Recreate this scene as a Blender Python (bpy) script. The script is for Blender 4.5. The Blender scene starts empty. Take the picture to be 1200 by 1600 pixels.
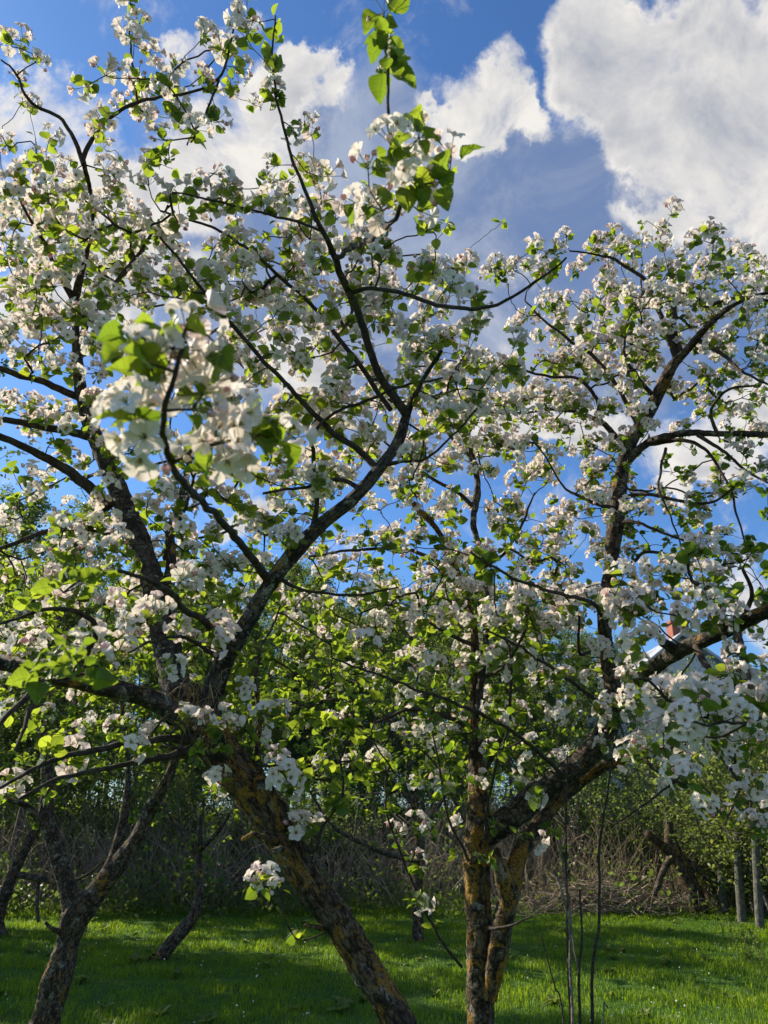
import bpy, math, random
import numpy as np
from mathutils import Vector, Matrix, noise as mnoise

R = math.radians
rng = np.random.default_rng(11)
random.seed(11)
SC = bpy.context.scene
COL = SC.collection

# ------------------------------------------------------------------ camera
CAM_H, PITCH, F_PX = 1.6, R(20.9), 1202.0
cam_d = bpy.data.cameras.new('camera')
cam_d.sensor_fit = 'VERTICAL'
cam_d.sensor_height = 34.6
cam_d.sensor_width = 25.95
cam_d.lens = 26.0
cam_d.clip_start = 0.05
cam_d.clip_end = 3000
cam_d.dof.use_dof = True
cam_d.dof.focus_distance = 3.6
cam_d.dof.aperture_fstop = 6.5
cam = bpy.data.objects.new('camera', cam_d)
cam.location = (0, 0, CAM_H)
cam.rotation_euler = (R(90) + PITCH, 0, 0)
COL.objects.link(cam)
SC.camera = cam
CP, SP = math.cos(PITCH), math.sin(PITCH)

def ray(px, py):
    a, b = (px - 600) / F_PX, (800 - py) / F_PX
    return np.array([a, CP - b * SP, SP + b * CP])

def P(px, py, Y):
    d = ray(px, py)
    return d * (Y / d[1]) + np.array([0, 0, CAM_H])

def pix(p):
    p = np.asarray(p, float) - np.array([0, 0, CAM_H])
    f = p[..., 1] * CP + p[..., 2] * SP
    u = -p[..., 1] * SP + p[..., 2] * CP
    f = np.where(np.abs(f) < 1e-6, 1e-6, f)
    return 600 + F_PX * p[..., 0] / f, 800 - F_PX * u / f, f

# ------------------------------------------------------------------ sun, sky
SUN_AZ, SUN_EL = R(-62), R(33)          # azimuth from +Y, towards +X
sun_dir = np.array([math.sin(SUN_AZ) * math.cos(SUN_EL), math.cos(SUN_AZ) * math.cos(SUN_EL), math.sin(SUN_EL)])
sl = bpy.data.lights.new('sun', 'SUN')
sl.energy = 5.0
sl.angle = R(0.55)
sl.color = (1.0, 0.87, 0.66)
so = bpy.data.objects.new('sun', sl)
so.rotation_euler = Vector(sun_dir).to_track_quat('Z', 'Y').to_euler()
so.location = (-20, 20, 20)
COL.objects.link(so)

SC.view_settings.view_transform = 'Standard'
SC.view_settings.look = 'None'
SC.view_settings.gamma = 1.0
SC.view_settings.exposure = 0.7
SC.cycles.max_bounces = 7
SC.cycles.diffuse_bounces = 4
SC.cycles.glossy_bounces = 2
SC.cycles.transmission_bounces = 5
SC.cycles.transparent_max_bounces = 4
SC.cycles.caustics_reflective = False
SC.cycles.caustics_refractive = False

class NT:
    """small helper for node trees"""
    def __init__(s, tree):
        s.t = tree
    def n(s, typ, **kw):
        x = s.t.nodes.new(typ)
        for k, v in kw.items():
            setattr(x, k, v)
        return x
    def l(s, a, b):
        s.t.links.new(a, b)
    def put(s, sock, v):
        if hasattr(v, 'is_linked') or isinstance(v, bpy.types.NodeSocket):
            s.l(v, sock)
        else:
            sock.default_value = v
    def math(s, op, a, b=None, c=None, clamp=False):
        x = s.n('ShaderNodeMath', operation=op, use_clamp=clamp)
        s.put(x.inputs[0], a)
        if b is not None: s.put(x.inputs[1], b)
        if c is not None: s.put(x.inputs[2], c)
        return x.outputs[0]
    def vec(s, op, a, b=None, out=0):
        x = s.n('ShaderNodeVectorMath', operation=op)
        s.put(x.inputs[0], a)
        if b is not None:
            s.put(x.inputs['Scale'] if op == 'SCALE' else x.inputs[1], b)
        return x.outputs[out]
    def rng(s, v, a, b, c=0.0, d=1.0, smooth=True):
        x = s.n('ShaderNodeMapRange', interpolation_type='SMOOTHSTEP' if smooth else 'LINEAR')
        s.put(x.inputs[0], v)
        for i, q in enumerate((a, b, c, d)):
            s.put(x.inputs[i + 1], q)
        return x.outputs[0]
    def mix(s, f, a, b, blend='MIX'):
        x = s.n('ShaderNodeMix', data_type='RGBA', blend_type=blend)
        s.put(x.inputs[0], f)
        s.put(x.inputs[6], a)
        s.put(x.inputs[7], b)
        return x.outputs[2]
    def noise(s, vec, scale, detail=4, rough=0.55, dist=0.0, col=False):
        x = s.n('ShaderNodeTexNoise')
        s.l(vec, x.inputs['Vector'])
        x.inputs['Scale'].default_value = scale
        x.inputs['Detail'].default_value = detail
        x.inputs['Roughness'].default_value = rough
        x.inputs['Distortion'].default_value = dist
        return x.outputs[1 if col else 0]

def rgb(r, g, b):
    return (r, g, b, 1.0)

# cumulus banks and thin veils, each by the direction it stands in and its half-axes
CUM = [(1080, 85, 165, 150), (1150, 265, 150, 150), (980, 45, 92, 85), (1215, 420, 105, 95), (1055, 215, 85, 95), (1200, 120, 150, 160),
       (800, 95, 45, 48), (755, 140, 62, 46), (695, 185, 46, 28), (835, 150, 36, 34), (745, 185, 60, 30),
       (405, 200, 105, 85), (305, 265, 105, 80), (462, 140, 46, 26), (272, 85, 26, 30), (330, 75, 30, 48), (195, 300, 115, 85),
       (20, 185, 110, 42), (90, 310, 110, 70), (230, 450, 105, 60), (480, 590, 68, 54), (60, 480, 105, 60),
       (1015, 375, 62, 34), (780, 668, 110, 30), (900, 672, 95, 28), (1070, 715, 105, 52), (1190, 640, 80, 52),
       (1170, 925, 62, 70), (385, 828, 60, 22), (1110, 765, 110, 14)]
VEIL = [(780, 400, 250, 210), (590, 500, 230, 180), (550, 240, 140, 130), (850, 290, 140, 120), (950, 560, 310, 120), (280, 370, 260, 190), (1030, 440, 160, 90)]

def cloud_group():
    g = bpy.data.node_groups.new('cloud_field', 'ShaderNodeTree')
    g.interface.new_socket('Vector', in_out='INPUT', socket_type='NodeSocketVector')
    for nm in ('Cumulus', 'Veil', 'Light'):
        g.interface.new_socket(nm, in_out='OUTPUT', socket_type='NodeSocketFloat')
    t = NT(g)
    gi, go = t.n('NodeGroupInput'), t.n('NodeGroupOutput')
    v0 = gi.outputs[0]
    warp = t.vec('SCALE', t.vec('SUBTRACT', t.noise(v0, 4.5, 7, 0.62, col=True), (0.5, 0.5, 0.5)), 0.26)
    v = t.vec('ADD', v0, warp)
    sp = t.n('ShaderNodeSeparateXYZ'); t.l(v, sp.inputs[0])
    yy = t.math('MAXIMUM', sp.outputs[1], 0.02)
    cb = t.n('ShaderNodeCombineXYZ')
    t.l(t.math('DIVIDE', sp.outputs[0], yy), cb.inputs[0]); t.l(t.math('DIVIDE', sp.outputs[2], yy), cb.inputs[1])
    uv = cb.outputs[0]                                   # slope coordinates of the direction, x/y and z/y
    def field(blobs):
        tot = None
        for px, py, rx, ry in blobs:
            c = ray(px, py); c = c / c[1]
            a = ray(px + rx, py); a = a / a[1]
            b = ray(px, py - ry); b = b / b[1]
            k = (1 / (a[0] - c[0]), 1 / (b[2] - c[2]), 0)
            n = t.n('ShaderNodeVectorMath', operation='MULTIPLY_ADD')
            t.l(uv, n.inputs[0]); n.inputs[1].default_value = k; n.inputs[2].default_value = (-c[0] * k[0], -c[2] * k[1], 0)
            r2 = t.vec('DOT_PRODUCT', n.outputs[0], n.outputs[0], out=1)
            f = t.math('MULTIPLY_ADD', r2, -0.5, 1.0)
            f = t.math('MAXIMUM', f, 0.0)
            tot = f if tot is None else t.math('ADD', tot, f)
        return t.math('MINIMUM', tot, 1.2)
    back = t.rng(sp.outputs[1], 0.25, -0.15)             # unseen broken cloud added beside and behind the camera as fill light
    n1 = t.noise(v0, 8.0, 9, 0.66, 0.3)
    n1b = t.noise(t.vec('ADD', v0, tuple(np.array([-0.8, 0.1, 0.6]) * 0.035)), 8.0, 6, 0.64, 0.3)
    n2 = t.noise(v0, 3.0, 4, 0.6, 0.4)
    c = t.math('ADD', field(CUM), t.math('MULTIPLY', t.math('SUBTRACT', n1, 0.5), 3.1))
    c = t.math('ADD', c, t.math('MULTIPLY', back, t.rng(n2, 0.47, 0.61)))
    w = t.math('ADD', field(VEIL), t.math('MULTIPLY', t.math('SUBTRACT', n2, 0.5), 1.6))
    t.l(c, go.inputs[0]); t.l(w, go.inputs[1]); t.l(t.math('SUBTRACT', n1, n1b), go.inputs[2])
    return g

world = bpy.data.worlds.new('World')
SC.world = world
world.use_nodes = True
world.cycles.sampling_method = 'NONE'
wt = NT(world.node_tree)
world.node_tree.nodes.clear()
sky = wt.n('ShaderNodeTexSky', sky_type='NISHITA')
sky.sun_disc = False
sky.sun_elevation = SUN_EL
sky.sun_rotation = SUN_AZ
sky.air_density = 1.0
sky.dust_density = 0.6
sky.ozone_density = 2.0
tc = wt.n('ShaderNodeTexCoord')
cg = cloud_group()
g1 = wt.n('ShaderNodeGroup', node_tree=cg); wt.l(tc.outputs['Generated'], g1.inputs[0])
blue = wt.mix(1.0, sky.outputs[0], rgb(0.60, 0.94, 1.34), 'MULTIPLY')
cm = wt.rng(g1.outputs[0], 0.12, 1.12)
vm = wt.math('MULTIPLY', wt.rng(g1.outputs[1], 0.20, 1.05), 0.80)
thick = wt.rng(g1.outputs[0], 0.60, 1.9)
soft = wt.noise(tc.outputs['Generated'], 4.2, 5, 0.55, 0.3)
lt = wt.math('ADD', wt.math('MULTIPLY', g1.outputs[2], 2.2), wt.math('SUBTRACT', 0.90, wt.math('MULTIPLY', thick, wt.rng(soft, 0.32, 0.66, 0.25, 0.95))), clamp=True)
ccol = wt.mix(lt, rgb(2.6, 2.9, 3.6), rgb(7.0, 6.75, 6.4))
nv = wt.noise(tc.outputs['Generated'], 6.5, 8, 0.62, 0.5)
vcol = wt.mix(wt.rng(nv, 0.38, 0.68), rgb(1.6, 2.15, 3.5), rgb(3.3, 3.75, 4.7))
c1 = wt.mix(wt.math('MULTIPLY', vm, wt.rng(nv, 0.25, 0.55, 0.72, 1.1)), blue, vcol)
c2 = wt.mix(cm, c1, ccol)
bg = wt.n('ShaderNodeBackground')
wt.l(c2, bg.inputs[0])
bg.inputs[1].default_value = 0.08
wo = wt.n('ShaderNodeOutputWorld')
wt.l(bg.outputs[0], wo.inputs[0])

# ------------------------------------------------------------------ mesh helpers
def make_mesh(name, V, Fs, mats, mids=None, attrs=None, smooth=True):
    """V n x 3; Fs a list of face arrays (m x 3 or m x 4); mids one material number array per face array"""
    me = bpy.data.meshes.new(name)
    V = np.asarray(V, np.float32)
    Fs = [np.asarray(f, np.int32) for f in Fs]
    if mids is None: mids = [np.zeros(len(f), np.int32) for f in Fs]
    keep = [i for i, f in enumerate(Fs) if len(f)]
    Fs = [Fs[i] for i in keep]; mids = [np.asarray(mids[i], np.int32) for i in keep]
    loops = np.concatenate([f.ravel() for f in Fs])
    tot = np.concatenate([np.full(len(f), f.shape[1], np.int32) for f in Fs])
    start = np.concatenate([[0], np.cumsum(tot)[:-1]]).astype(np.int32)
    me.vertices.add(len(V)); me.vertices.foreach_set('co', V.ravel())
    me.loops.add(len(loops)); me.loops.foreach_set('vertex_index', loops)
    me.polygons.add(len(tot))
    me.polygons.foreach_set('loop_start', start)
    me.polygons.foreach_set('loop_total', tot)
    me.polygons.foreach_set('material_index', np.concatenate(mids))
    me.polygons.foreach_set('use_smooth', np.full(len(tot), smooth))
    for k, a in (attrs or {}).items():
        a = np.asarray(a, np.float32)
        if a.ndim == 1:
            at = me.attributes.new(k, 'FLOAT', 'POINT'); at.data.foreach_set('value', a)
        else:
            at = me.attributes.new(k, 'FLOAT_VECTOR', 'POINT'); at.data.foreach_set('vector', a.ravel())
    for m in mats: me.materials.append(m)
    me.update(calc_edges=True)
    return me

def link(name, data, parent=None, loc=None):
    o = bpy.data.objects.new(name, data)
    COL.objects.link(o)
    if parent is not None: o.parent = parent
    if loc is not None: o.location = loc
    return o

def thing(o, label, cat, group=None):
    o['label'] = label; o['category'] = cat
    if group: o['group'] = group
    return o

def empty(name, loc):
    o = link(name, None, None, tuple(float(x) for x in loc))
    o.empty_display_size = 0.2
    return o

class Geo:
    """collects arrays; every add returns nothing, build makes one mesh"""
    def __init__(s):
        s.V, s.F, s.M, s.A, s.n = [], {3: [], 4: []}, {3: [], 4: []}, {}, 0
    def add(s, V, F, mid=0, **attrs):
        V = np.asarray(V, np.float32)
        for f, m in (F if isinstance(F, list) else [(F, mid)]):
            f = np.asarray(f, np.int64)
            if not len(f): continue
            s.F[f.shape[1]].append(f + s.n)
            s.M[f.shape[1]].append(np.full(len(f), m, np.int32) if np.isscalar(m) else np.asarray(m, np.int32))
        s.V.append(V)
        for k, a in attrs.items():
            s.A.setdefault(k, []).append(np.asarray(a, np.float32))
        s.n += len(V)
    def build(s, name, mats, smooth=True):
        F, M = [], []
        for k in (3, 4):
            if s.F[k]:
                F.append(np.concatenate(s.F[k])); M.append(np.concatenate(s.M[k]))
        return make_mesh(name, np.concatenate(s.V), F, mats, M, {k: np.concatenate(a) for k, a in s.A.items()}, smooth)

def spline(pts, step):
    """Catmull-Rom through rows of pts (position + any further columns), resampled at about step metres"""
    pts = np.asarray(pts, float)
    if len(pts) < 2: return pts
    e = np.vstack([2 * pts[0] - pts[1], pts, 2 * pts[-1] - pts[-2]])
    out = []
    for i in range(1, len(e) - 2):
        p0, p1, p2, p3 = e[i - 1], e[i], e[i + 1], e[i + 2]
        n = max(1, int(math.ceil(np.linalg.norm((p2 - p1)[:3]) / step)))
        t = (np.arange(n) / n)[:, None]
        out.append(0.5 * (2 * p1 + (p2 - p0) * t + (2 * p0 - 5 * p1 + 4 * p2 - p3) * t ** 2 + (3 * p1 - p0 - 3 * p2 + p3) * t ** 3))
    out.append(e[-2][None])
    return np.vstack(out)

def frames(C):
    T = np.gradient(C, axis=0)
    T /= np.linalg.norm(T, axis=1)[:, None] + 1e-12
    a = np.array([1.0, 0, 0]) if abs(T[0][0]) < 0.8 else np.array([0, 1.0, 0])
    N = np.empty_like(C); u = a - T[0] * np.dot(a, T[0])
    for i in range(len(C)):
        u = u - T[i] * np.dot(u, T[i])
        u /= np.linalg.norm(u) + 1e-12
        N[i] = u
    return T, N, np.cross(T, N)

def tube(C, r, sides, bark=0.0, seed=0.0, cap=True):
    """verts, quads, tris, bark coordinates of a tube along C with radii r; bark: relative relief"""
    C = np.asarray(C, float); r = np.asarray(r, float); n = len(C)
    T, N, B = frames(C)
    a = np.arange(sides) * 2 * math.pi / sides
    ca, sa = np.cos(a), np.sin(a)
    L = np.concatenate([[0], np.cumsum(np.linalg.norm(np.diff(C, axis=0), axis=1))])
    rr = np.repeat(r[:, None], sides, 1)
    rm = float(np.mean(r))
    bc = np.stack([rm * np.repeat(ca[None], n, 0), rm * np.repeat(sa[None], n, 0), np.repeat(L[:, None], sides, 1)], -1) + seed
    if bark:
        rel = np.empty((n, sides))
        for i in range(n):
            for j in range(sides):
                x, y, z = bc[i, j]
                big = mnoise.noise((x * 9, y * 9, z * 5))
                ridge = 1 - 2.2 * abs(mnoise.noise((x * 42, y * 42, z * 13))) 
                fine = mnoise.noise((x * 120, y * 120, z * 60))
                rel[i, j] = 0.20 * big * rm + min(0.006, 0.10 * rm) * (ridge - 0.55) + min(0.004, 0.07 * rm) * fine
        rr = rr + bark * rel
    V = (C[:, None] + rr[..., None] * (ca[None, :, None] * N[:, None] + sa[None, :, None] * B[:, None])).reshape(-1, 3)
    i = np.arange(n - 1)[:, None] * sides; j = np.arange(sides)[None]; k = (j + 1) % sides
    Q = np.stack([i + j, i + k, i + sides + k, i + sides + j], -1).reshape(-1, 4)
    bcf = bc.reshape(-1, 3)
    Tn = np.zeros((0, 3), int)
    if cap:
        V = np.vstack([V, C[-1] + T[-1] * r[-1] * 0.5])
        bcf = np.vstack([bcf, bcf[-1]])
        base = (n - 1) * sides
        Tn = np.stack([base + np.arange(sides), base + (np.arange(sides) + 1) % sides, np.full(sides, n * sides)], -1)
    return V, Q, Tn, bcf

def add_tube(g, C, r, sides, mid=0, bark=0.0, seed=0.0, **kw):
    V, Q, T, bc = tube(C, r, sides, bark, seed)
    kw = {k: np.full(len(V), v) for k, v in kw.items()}
    g.add(V, [(Q, mid), (T, mid)], bark=bc, **kw)

def rot_to(D, spin):
    """rotation matrices (m,3,3) whose local z goes to each row of D, spun about it"""
    D = D / (np.linalg.norm(D, axis=1)[:, None] + 1e-12)
    a = np.where(np.abs(D[:, 2:3]) < 0.9, np.array([[0, 0, 1.0]]), np.array([[1.0, 0, 0]]))
    X = np.cross(a, D); X /= np.linalg.norm(X, axis=1)[:, None]
    Y = np.cross(D, X)
    c, s = np.cos(spin)[:, None], np.sin(spin)[:, None]
    return np.stack([X * c + Y * s, -X * s + Y * c, D], -1)

def scatter(g, tV, tF, Rm, T, S, mid=0, tA=None, **inst):
    """copies of template (tV, tF list of (faces, material)) at every transform"""
    m, n = len(T), len(tV)
    if m == 0: return
    V = np.einsum('mij,nj->mni', Rm, tV) * S[:, None, None] + T[:, None]
    F = [((np.asarray(f)[None] + (np.arange(m) * n)[:, None, None]).reshape(-1, np.asarray(f).shape[1]), mm) for f, mm in tF]
    at = {k: np.tile(a, m) for k, a in (tA or {}).items()}
    at.update({k: np.repeat(a, n) for k, a in inst.items()})
    g.add(V.reshape(-1, 3), F, **at)

# ------------------------------------------------------------------ materials
def material(name):
    m = bpy.data.materials.new(name); m.use_nodes = True
    m.node_tree.nodes.clear()
    t = NT(m.node_tree)
    return m, t, t.n('ShaderNodeOutputMaterial')

def attr(t, name, out='Fac'):
    a = t.n('ShaderNodeAttribute'); a.attribute_name = name
    return a.outputs[out]

def principled(t, col, rough, spec=0.4, normal=None):
    b = t.n('ShaderNodeBsdfPrincipled')
    t.put(b.inputs['Base Color'], col)
    t.put(b.inputs['Roughness'], rough)
    b.inputs['Specular IOR Level'].default_value = spec
    if normal is not None: t.l(normal, b.inputs['Normal'])
    return b

def leaf_mat(name, dark, light, trans_dark, trans_light, tf=0.45, rough=0.45, spec=0.35, veins=False):
    m, t, out = material(name)
    f = attr(t, 'tint')
    oi = t.n('ShaderNodeObjectInfo')
    f = t.math('ADD', f, t.math('MULTIPLY', t.math('SUBTRACT', oi.outputs['Random'], 0.5), 0.25), clamp=True)
    c1, c2, nrm = t.mix(f, rgb(*dark), rgb(*light)), t.mix(f, rgb(*trans_dark), rgb(*trans_light)), None
    if veins:
        au = t.math('ABSOLUTE', attr(t, 'across')); al = attr(t, 'along')
        rib = t.rng(au, 0.10, 0.03)
        w = t.math('SINE', t.math('MULTIPLY', t.math('SUBTRACT', al, t.math('MULTIPLY', au, 0.16)), 46.0))
        vn = t.math('MAXIMUM', rib, t.math('MULTIPLY', t.rng(w, 0.80, 1.0), 0.7))
        c1 = t.mix(t.math('MULTIPLY', vn, 0.45), c1, rgb(0.16, 0.21, 0.07))
        c2 = t.mix(t.math('MULTIPLY', vn, 0.55), c2, rgb(0.10, 0.17, 0.02))
        co = t.n('ShaderNodeTexCoord').outputs['Object']
        blot = t.rng(t.noise(co, 60, 4, 0.6), 0.3, 0.7)
        c1 = t.mix(t.math('MULTIPLY', blot, 0.35), c1, rgb(*dark))
        bu = t.n('ShaderNodeBump'); bu.inputs['Strength'].default_value = 0.5; bu.inputs['Distance'].default_value = 0.002
        t.l(t.math('SUBTRACT', w, t.math('MULTIPLY', rib, 1.5)), bu.inputs['Height']); nrm = bu.outputs[0]
    b = principled(t, c1, rough, spec, nrm)
    tr = t.n('ShaderNodeBsdfTranslucent')
    t.l(c2, tr.inputs[0])
    mx = t.n('ShaderNodeMixShader'); mx.inputs[0].default_value = tf
    t.l(b.outputs[0], mx.inputs[1]); t.l(tr.outputs[0], mx.inputs[2])
    t.l(mx.outputs[0], out.inputs[0])
    return m

M = {}
M['leaf'] = leaf_mat('apple_leaf', (0.030, 0.062, 0.016), (0.080, 0.13, 0.030), (0.17, 0.31, 0.015), (0.66, 0.80, 0.06), 0.50, veins=True)
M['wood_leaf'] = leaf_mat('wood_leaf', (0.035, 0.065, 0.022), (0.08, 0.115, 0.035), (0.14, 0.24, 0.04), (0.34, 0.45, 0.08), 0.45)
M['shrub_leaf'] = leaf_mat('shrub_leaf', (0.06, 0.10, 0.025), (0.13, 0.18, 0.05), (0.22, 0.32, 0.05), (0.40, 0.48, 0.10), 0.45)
M['grass'] = leaf_mat('grass_blade', (0.026, 0.088, 0.006), (0.12, 0.20, 0.012), (0.10, 0.32, 0.006), (0.48, 0.64, 0.025), 0.45, 0.5, 0.3)

def petal_mat():
    m, t, out = material('petal')
    f = attr(t, 'tint')
    c = t.mix(f, rgb(0.88, 0.855, 0.82), rgb(0.80, 0.42, 0.46))
    b = principled(t, c, 0.55, 0.25)
    tr = t.n('ShaderNodeBsdfTranslucent')
    t.l(t.mix(f, rgb(0.88, 0.85, 0.78), rgb(0.80, 0.45, 0.48)), tr.inputs[0])
    mx = t.n('ShaderNodeMixShader'); mx.inputs[0].default_value = 0.38
    t.l(b.outputs[0], mx.inputs[1]); t.l(tr.outputs[0], mx.inputs[2])
    t.l(mx.outputs[0], out.inputs[0])
    return m
M['petal'] = petal_mat()

def plain(name, c1, c2=None, scale=20, rough=0.7, spec=0.3):
    m, t, out = material(name)
    col = rgb(*c1)
    if c2 is not None:
        co = t.n('ShaderNodeTexCoord').outputs['Object']
        col = t.mix(t.rng(t.noise(co, scale, 5, 0.6), 0.35, 0.65), rgb(*c1), rgb(*c2))
    t.l(principled(t, col, rough, spec).outputs[0], out.inputs[0])
    return m
M['stamen'] = plain('stamen', (0.74, 0.58, 0.14))
M['pedicel'] = plain('pedicel', (0.16, 0.22, 0.06), (0.22, 0.16, 0.08), 60)

def bark_mat(name, deep, ridge, lichen=0.0, grey=0.0, light=1.0):
    m, t, out = material(name)
    v = attr(t, 'bark', 'Vector')
    sv = t.vec('MULTIPLY', v, (1, 1, 0.50))
    n1 = t.noise(sv, 42, 8, 0.62, 0.6)
    n2 = t.noise(v, 130, 5, 0.65)
    vo = t.n('ShaderNodeTexVoronoi', feature='DISTANCE_TO_EDGE'); vo.inputs['Scale'].default_value = 62
    t.l(t.vec('ADD', sv, t.vec('SCALE', t.noise(sv, 30, 3, 0.5, col=True), 0.02)), vo.inputs['Vector'])
    crack = t.rng(vo.outputs['Distance'], 0.0, 0.28)
    h = t.math('ADD', t.math('MULTIPLY', n1, 0.9), t.math('MULTIPLY', t.math('MULTIPLY', crack, n2), 0.32))
    h2 = t.math('ADD', h, t.math('MULTIPLY', t.math('SUBTRACT', t.noise(v, 15, 5, 0.6, 0.4), 0.5), 0.55))
    col = t.mix(t.rng(h2, 0.38, 0.82), rgb(*deep), rgb(*ridge))
    if grey:
        gm = t.math('MULTIPLY', t.rng(t.noise(v, 16, 7, 0.7, 0.5), 0.55, 0.63), t.rng(n2, 0.42, 0.55))
        col = t.mix(t.math('MULTIPLY', gm, grey), col, rgb(0.30, 0.31, 0.26))
    if lichen:
        lm = t.math('MULTIPLY', t.rng(t.noise(t.vec('MULTIPLY', v, (1, 1, 0.6)), 13, 8, 0.72, 0.8), 0.575 - 0.06 * lichen, 0.615 - 0.06 * lichen), t.rng(n2, 0.36, 0.54))
        lc = t.mix(n1, rgb(0.13, 0.068, 0.010), rgb(0.42, 0.23, 0.03))
        col = t.mix(t.math('MULTIPLY', lm, 0.9), col, lc)
    bu = t.n('ShaderNodeBump'); bu.inputs['Strength'].default_value = 0.9; bu.inputs['Distance'].default_value = 0.012
    t.l(h, bu.inputs['Height'])
    t.l(principled(t, col, 0.85, 0.25, bu.outputs[0]).outputs[0], out.inputs[0])
    return m
M['bark'] = bark_mat('apple_bark', (0.016, 0.012, 0.009), (0.16, 0.125, 0.09), 0.2, 0.7)
M['bark_lichen'] = bark_mat('apple_bark_with_lichen', (0.014, 0.010, 0.006), (0.17, 0.125, 0.075), 1.0, 0.7)
M['bark_limb'] = bark_mat('apple_limb_bark', (0.018, 0.015, 0.013), (0.12, 0.10, 0.085), -0.2, 0.9)
M['twig'] = bark_mat('twig_bark', (0.035, 0.026, 0.022), (0.10, 0.08, 0.065))
M['dead'] = bark_mat('dead_wood', (0.10, 0.085, 0.07), (0.30, 0.26, 0.22), 0, 0.5)
M['post'] = bark_mat('weathered_post', (0.06, 0.062, 0.05), (0.20, 0.205, 0.175), 0, 0.3)
M['wood_trunk'] = bark_mat('wood_trunk', (0.06, 0.055, 0.05), (0.22, 0.20, 0.175), 0, 0.5)

# ------------------------------------------------------------------ leaf and flower templates
def leaf_template(hi=False):
    """ovate leaf, base at the origin, along +z, normal about +y, length 1; returns V, faces"""
    rows = 19 if hi else 6
    cols = [-1, -0.66, -0.33, 0, 0.33, 0.66, 1] if hi else [-1, 0, 1]
    V, ac, al = [], [], []
    for i in range(rows):
        s = i / (rows - 1)
        w = 0.37 * math.sin(math.pi * min(1, s ** 0.72)) ** 0.85 if 0 < s < 1 else (0.015 if s == 0 else 0.0)
        if hi and 0 < i < rows - 1: w *= 1 + (0.03 if i % 2 else -0.03)
        zc = 0.16 + 0.84 * s
        yc = -(0.30 if hi else 0.16) * (s - 0.2) ** 2
        for c in cols:
            ac.append(c); al.append(s)
            V.append((c * w, yc + (0.17 if hi else 0.10) * abs(c) ** 1.5 * (w / 0.36) + (0.022 * math.sin(s * 15 + c * 2.5) if hi else 0), zc))
    n = len(cols)
    Q = [(i * n + j, i * n + j + 1, (i + 1) * n + j + 1, (i + 1) * n + j) for i in range(rows - 1) for j in range(n - 1)]
    k = len(V)                                   # the stalk
    V += [(-0.012, 0, 0), (0.012, 0, 0), (0.012, 0, 0.18), (-0.012, 0, 0.18)]
    Q.append((k, k + 1, k + 2, k + 3))
    ac += [0] * 4; al += [0] * 4
    return np.array(V), [(np.array(Q), 0)], {'across': np.array(ac, float), 'along': np.array(al, float)}
LEAF, LEAF_HI = leaf_template(), leaf_template(True)

def petal(L, W, elev, curl, rows, cols, rg):
    V = []
    jw, jt = rg.uniform(-0.12, 0.12), rg.uniform(-0.15, 0.15)
    for i in range(rows):
        s = i / (rows - 1)
        w = W * 0.5 * (0.10 + 0.90 * math.sin(math.pi * min(0.5 + 0.0, 0.5 * (s / 0.62))) if s < 0.62 else math.sqrt(max(0, 1 - ((s - 0.62) / 0.40) ** 2)) * 1.0)
        for c in np.linspace(-1, 1, cols):
            x = c * w
            rr = L * s * (1 - 0.10 * abs(c) * s) if s < 0.99 else L * (1 - 0.08 * abs(c) ** 2 + (-0.05 if c == 0 else 0))
            e = elev - curl * s
            V.append((x + jt * x * s, rr * math.cos(e), rr * math.sin(e) + 0.60 * c * c * w + jw * x * s))
    Q = [(i * cols + j, i * cols + j + 1, (i + 1) * cols + j + 1, (i + 1) * cols + j) for i in range(rows - 1) for j in range(cols - 1)]
    return np.array(V), np.array(Q)

def flower_geo(g, pos, D, open_, rg, hi, size=1.0):
    """open flower: five petals round a tuft of stamens, facing D"""
    Rm = rot_to(np.array([D]), np.array([rg.uniform(0, 6.28)]))[0]
    rows, cols = (7, 5) if hi else (4, 3)
    tint0 = max(0.0, rg.normal(0.05, 0.09)) + 0.25 * (1 - open_) ** 2
    for k in range(5):
        L, W = 0.0225 * size * rg.uniform(0.9, 1.1), 0.0185 * size * rg.uniform(0.9, 1.1)
        el = R(16 + 66 * (1 - open_)) + rg.uniform(-0.16, 0.16)
        V, Q = petal(L, W, el, rg.uniform(0.0, 0.55), rows, cols, rg)
        V[:, 1] += 0.002
        a = k * 2 * math.pi / 5 + rg.uniform(-0.13, 0.13)
        c, s = math.cos(a), math.sin(a)
        V = V @ np.array([[c, s, 0], [-s, c, 0], [0, 0, 1]])
        s_ = np.repeat(np.linspace(0, 1, rows), cols)
        g.add(V @ Rm.T + pos, Q, 0, tint=np.clip(tint0 + 0.10 * s_ * rg.uniform(0, 1) + rg.uniform(-0.03, 0.03), 0, 1))
    ns = 12 if hi else 6
    for k in range(ns):
        a = k * 2 * math.pi / ns + rg.uniform(-0.3, 0.3); l = rg.uniform(0.007, 0.011) * size
        d = np.array([math.cos(a) * 0.5, math.sin(a) * 0.5, 0.9]); d /= np.linalg.norm(d)
        t = np.array([-math.sin(a), math.cos(a), 0])
        w = 0.0006 if hi else 0.0011
        V = np.array([t * w, -t * w, d * l - t * w, d * l + t * w, d * l * 0.92 - t * w * 2.4, d * l * 0.92 + t * w * 2.4, d * l * 1.12 + t * w * 1.6, d * l * 1.12 - t * w * 1.6])
        g.add(V @ Rm.T + pos, [(np.array([(0, 1, 2, 3)]), 2), (np.array([(4, 5, 6, 7)]), 1)], tint=np.zeros(8))

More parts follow.
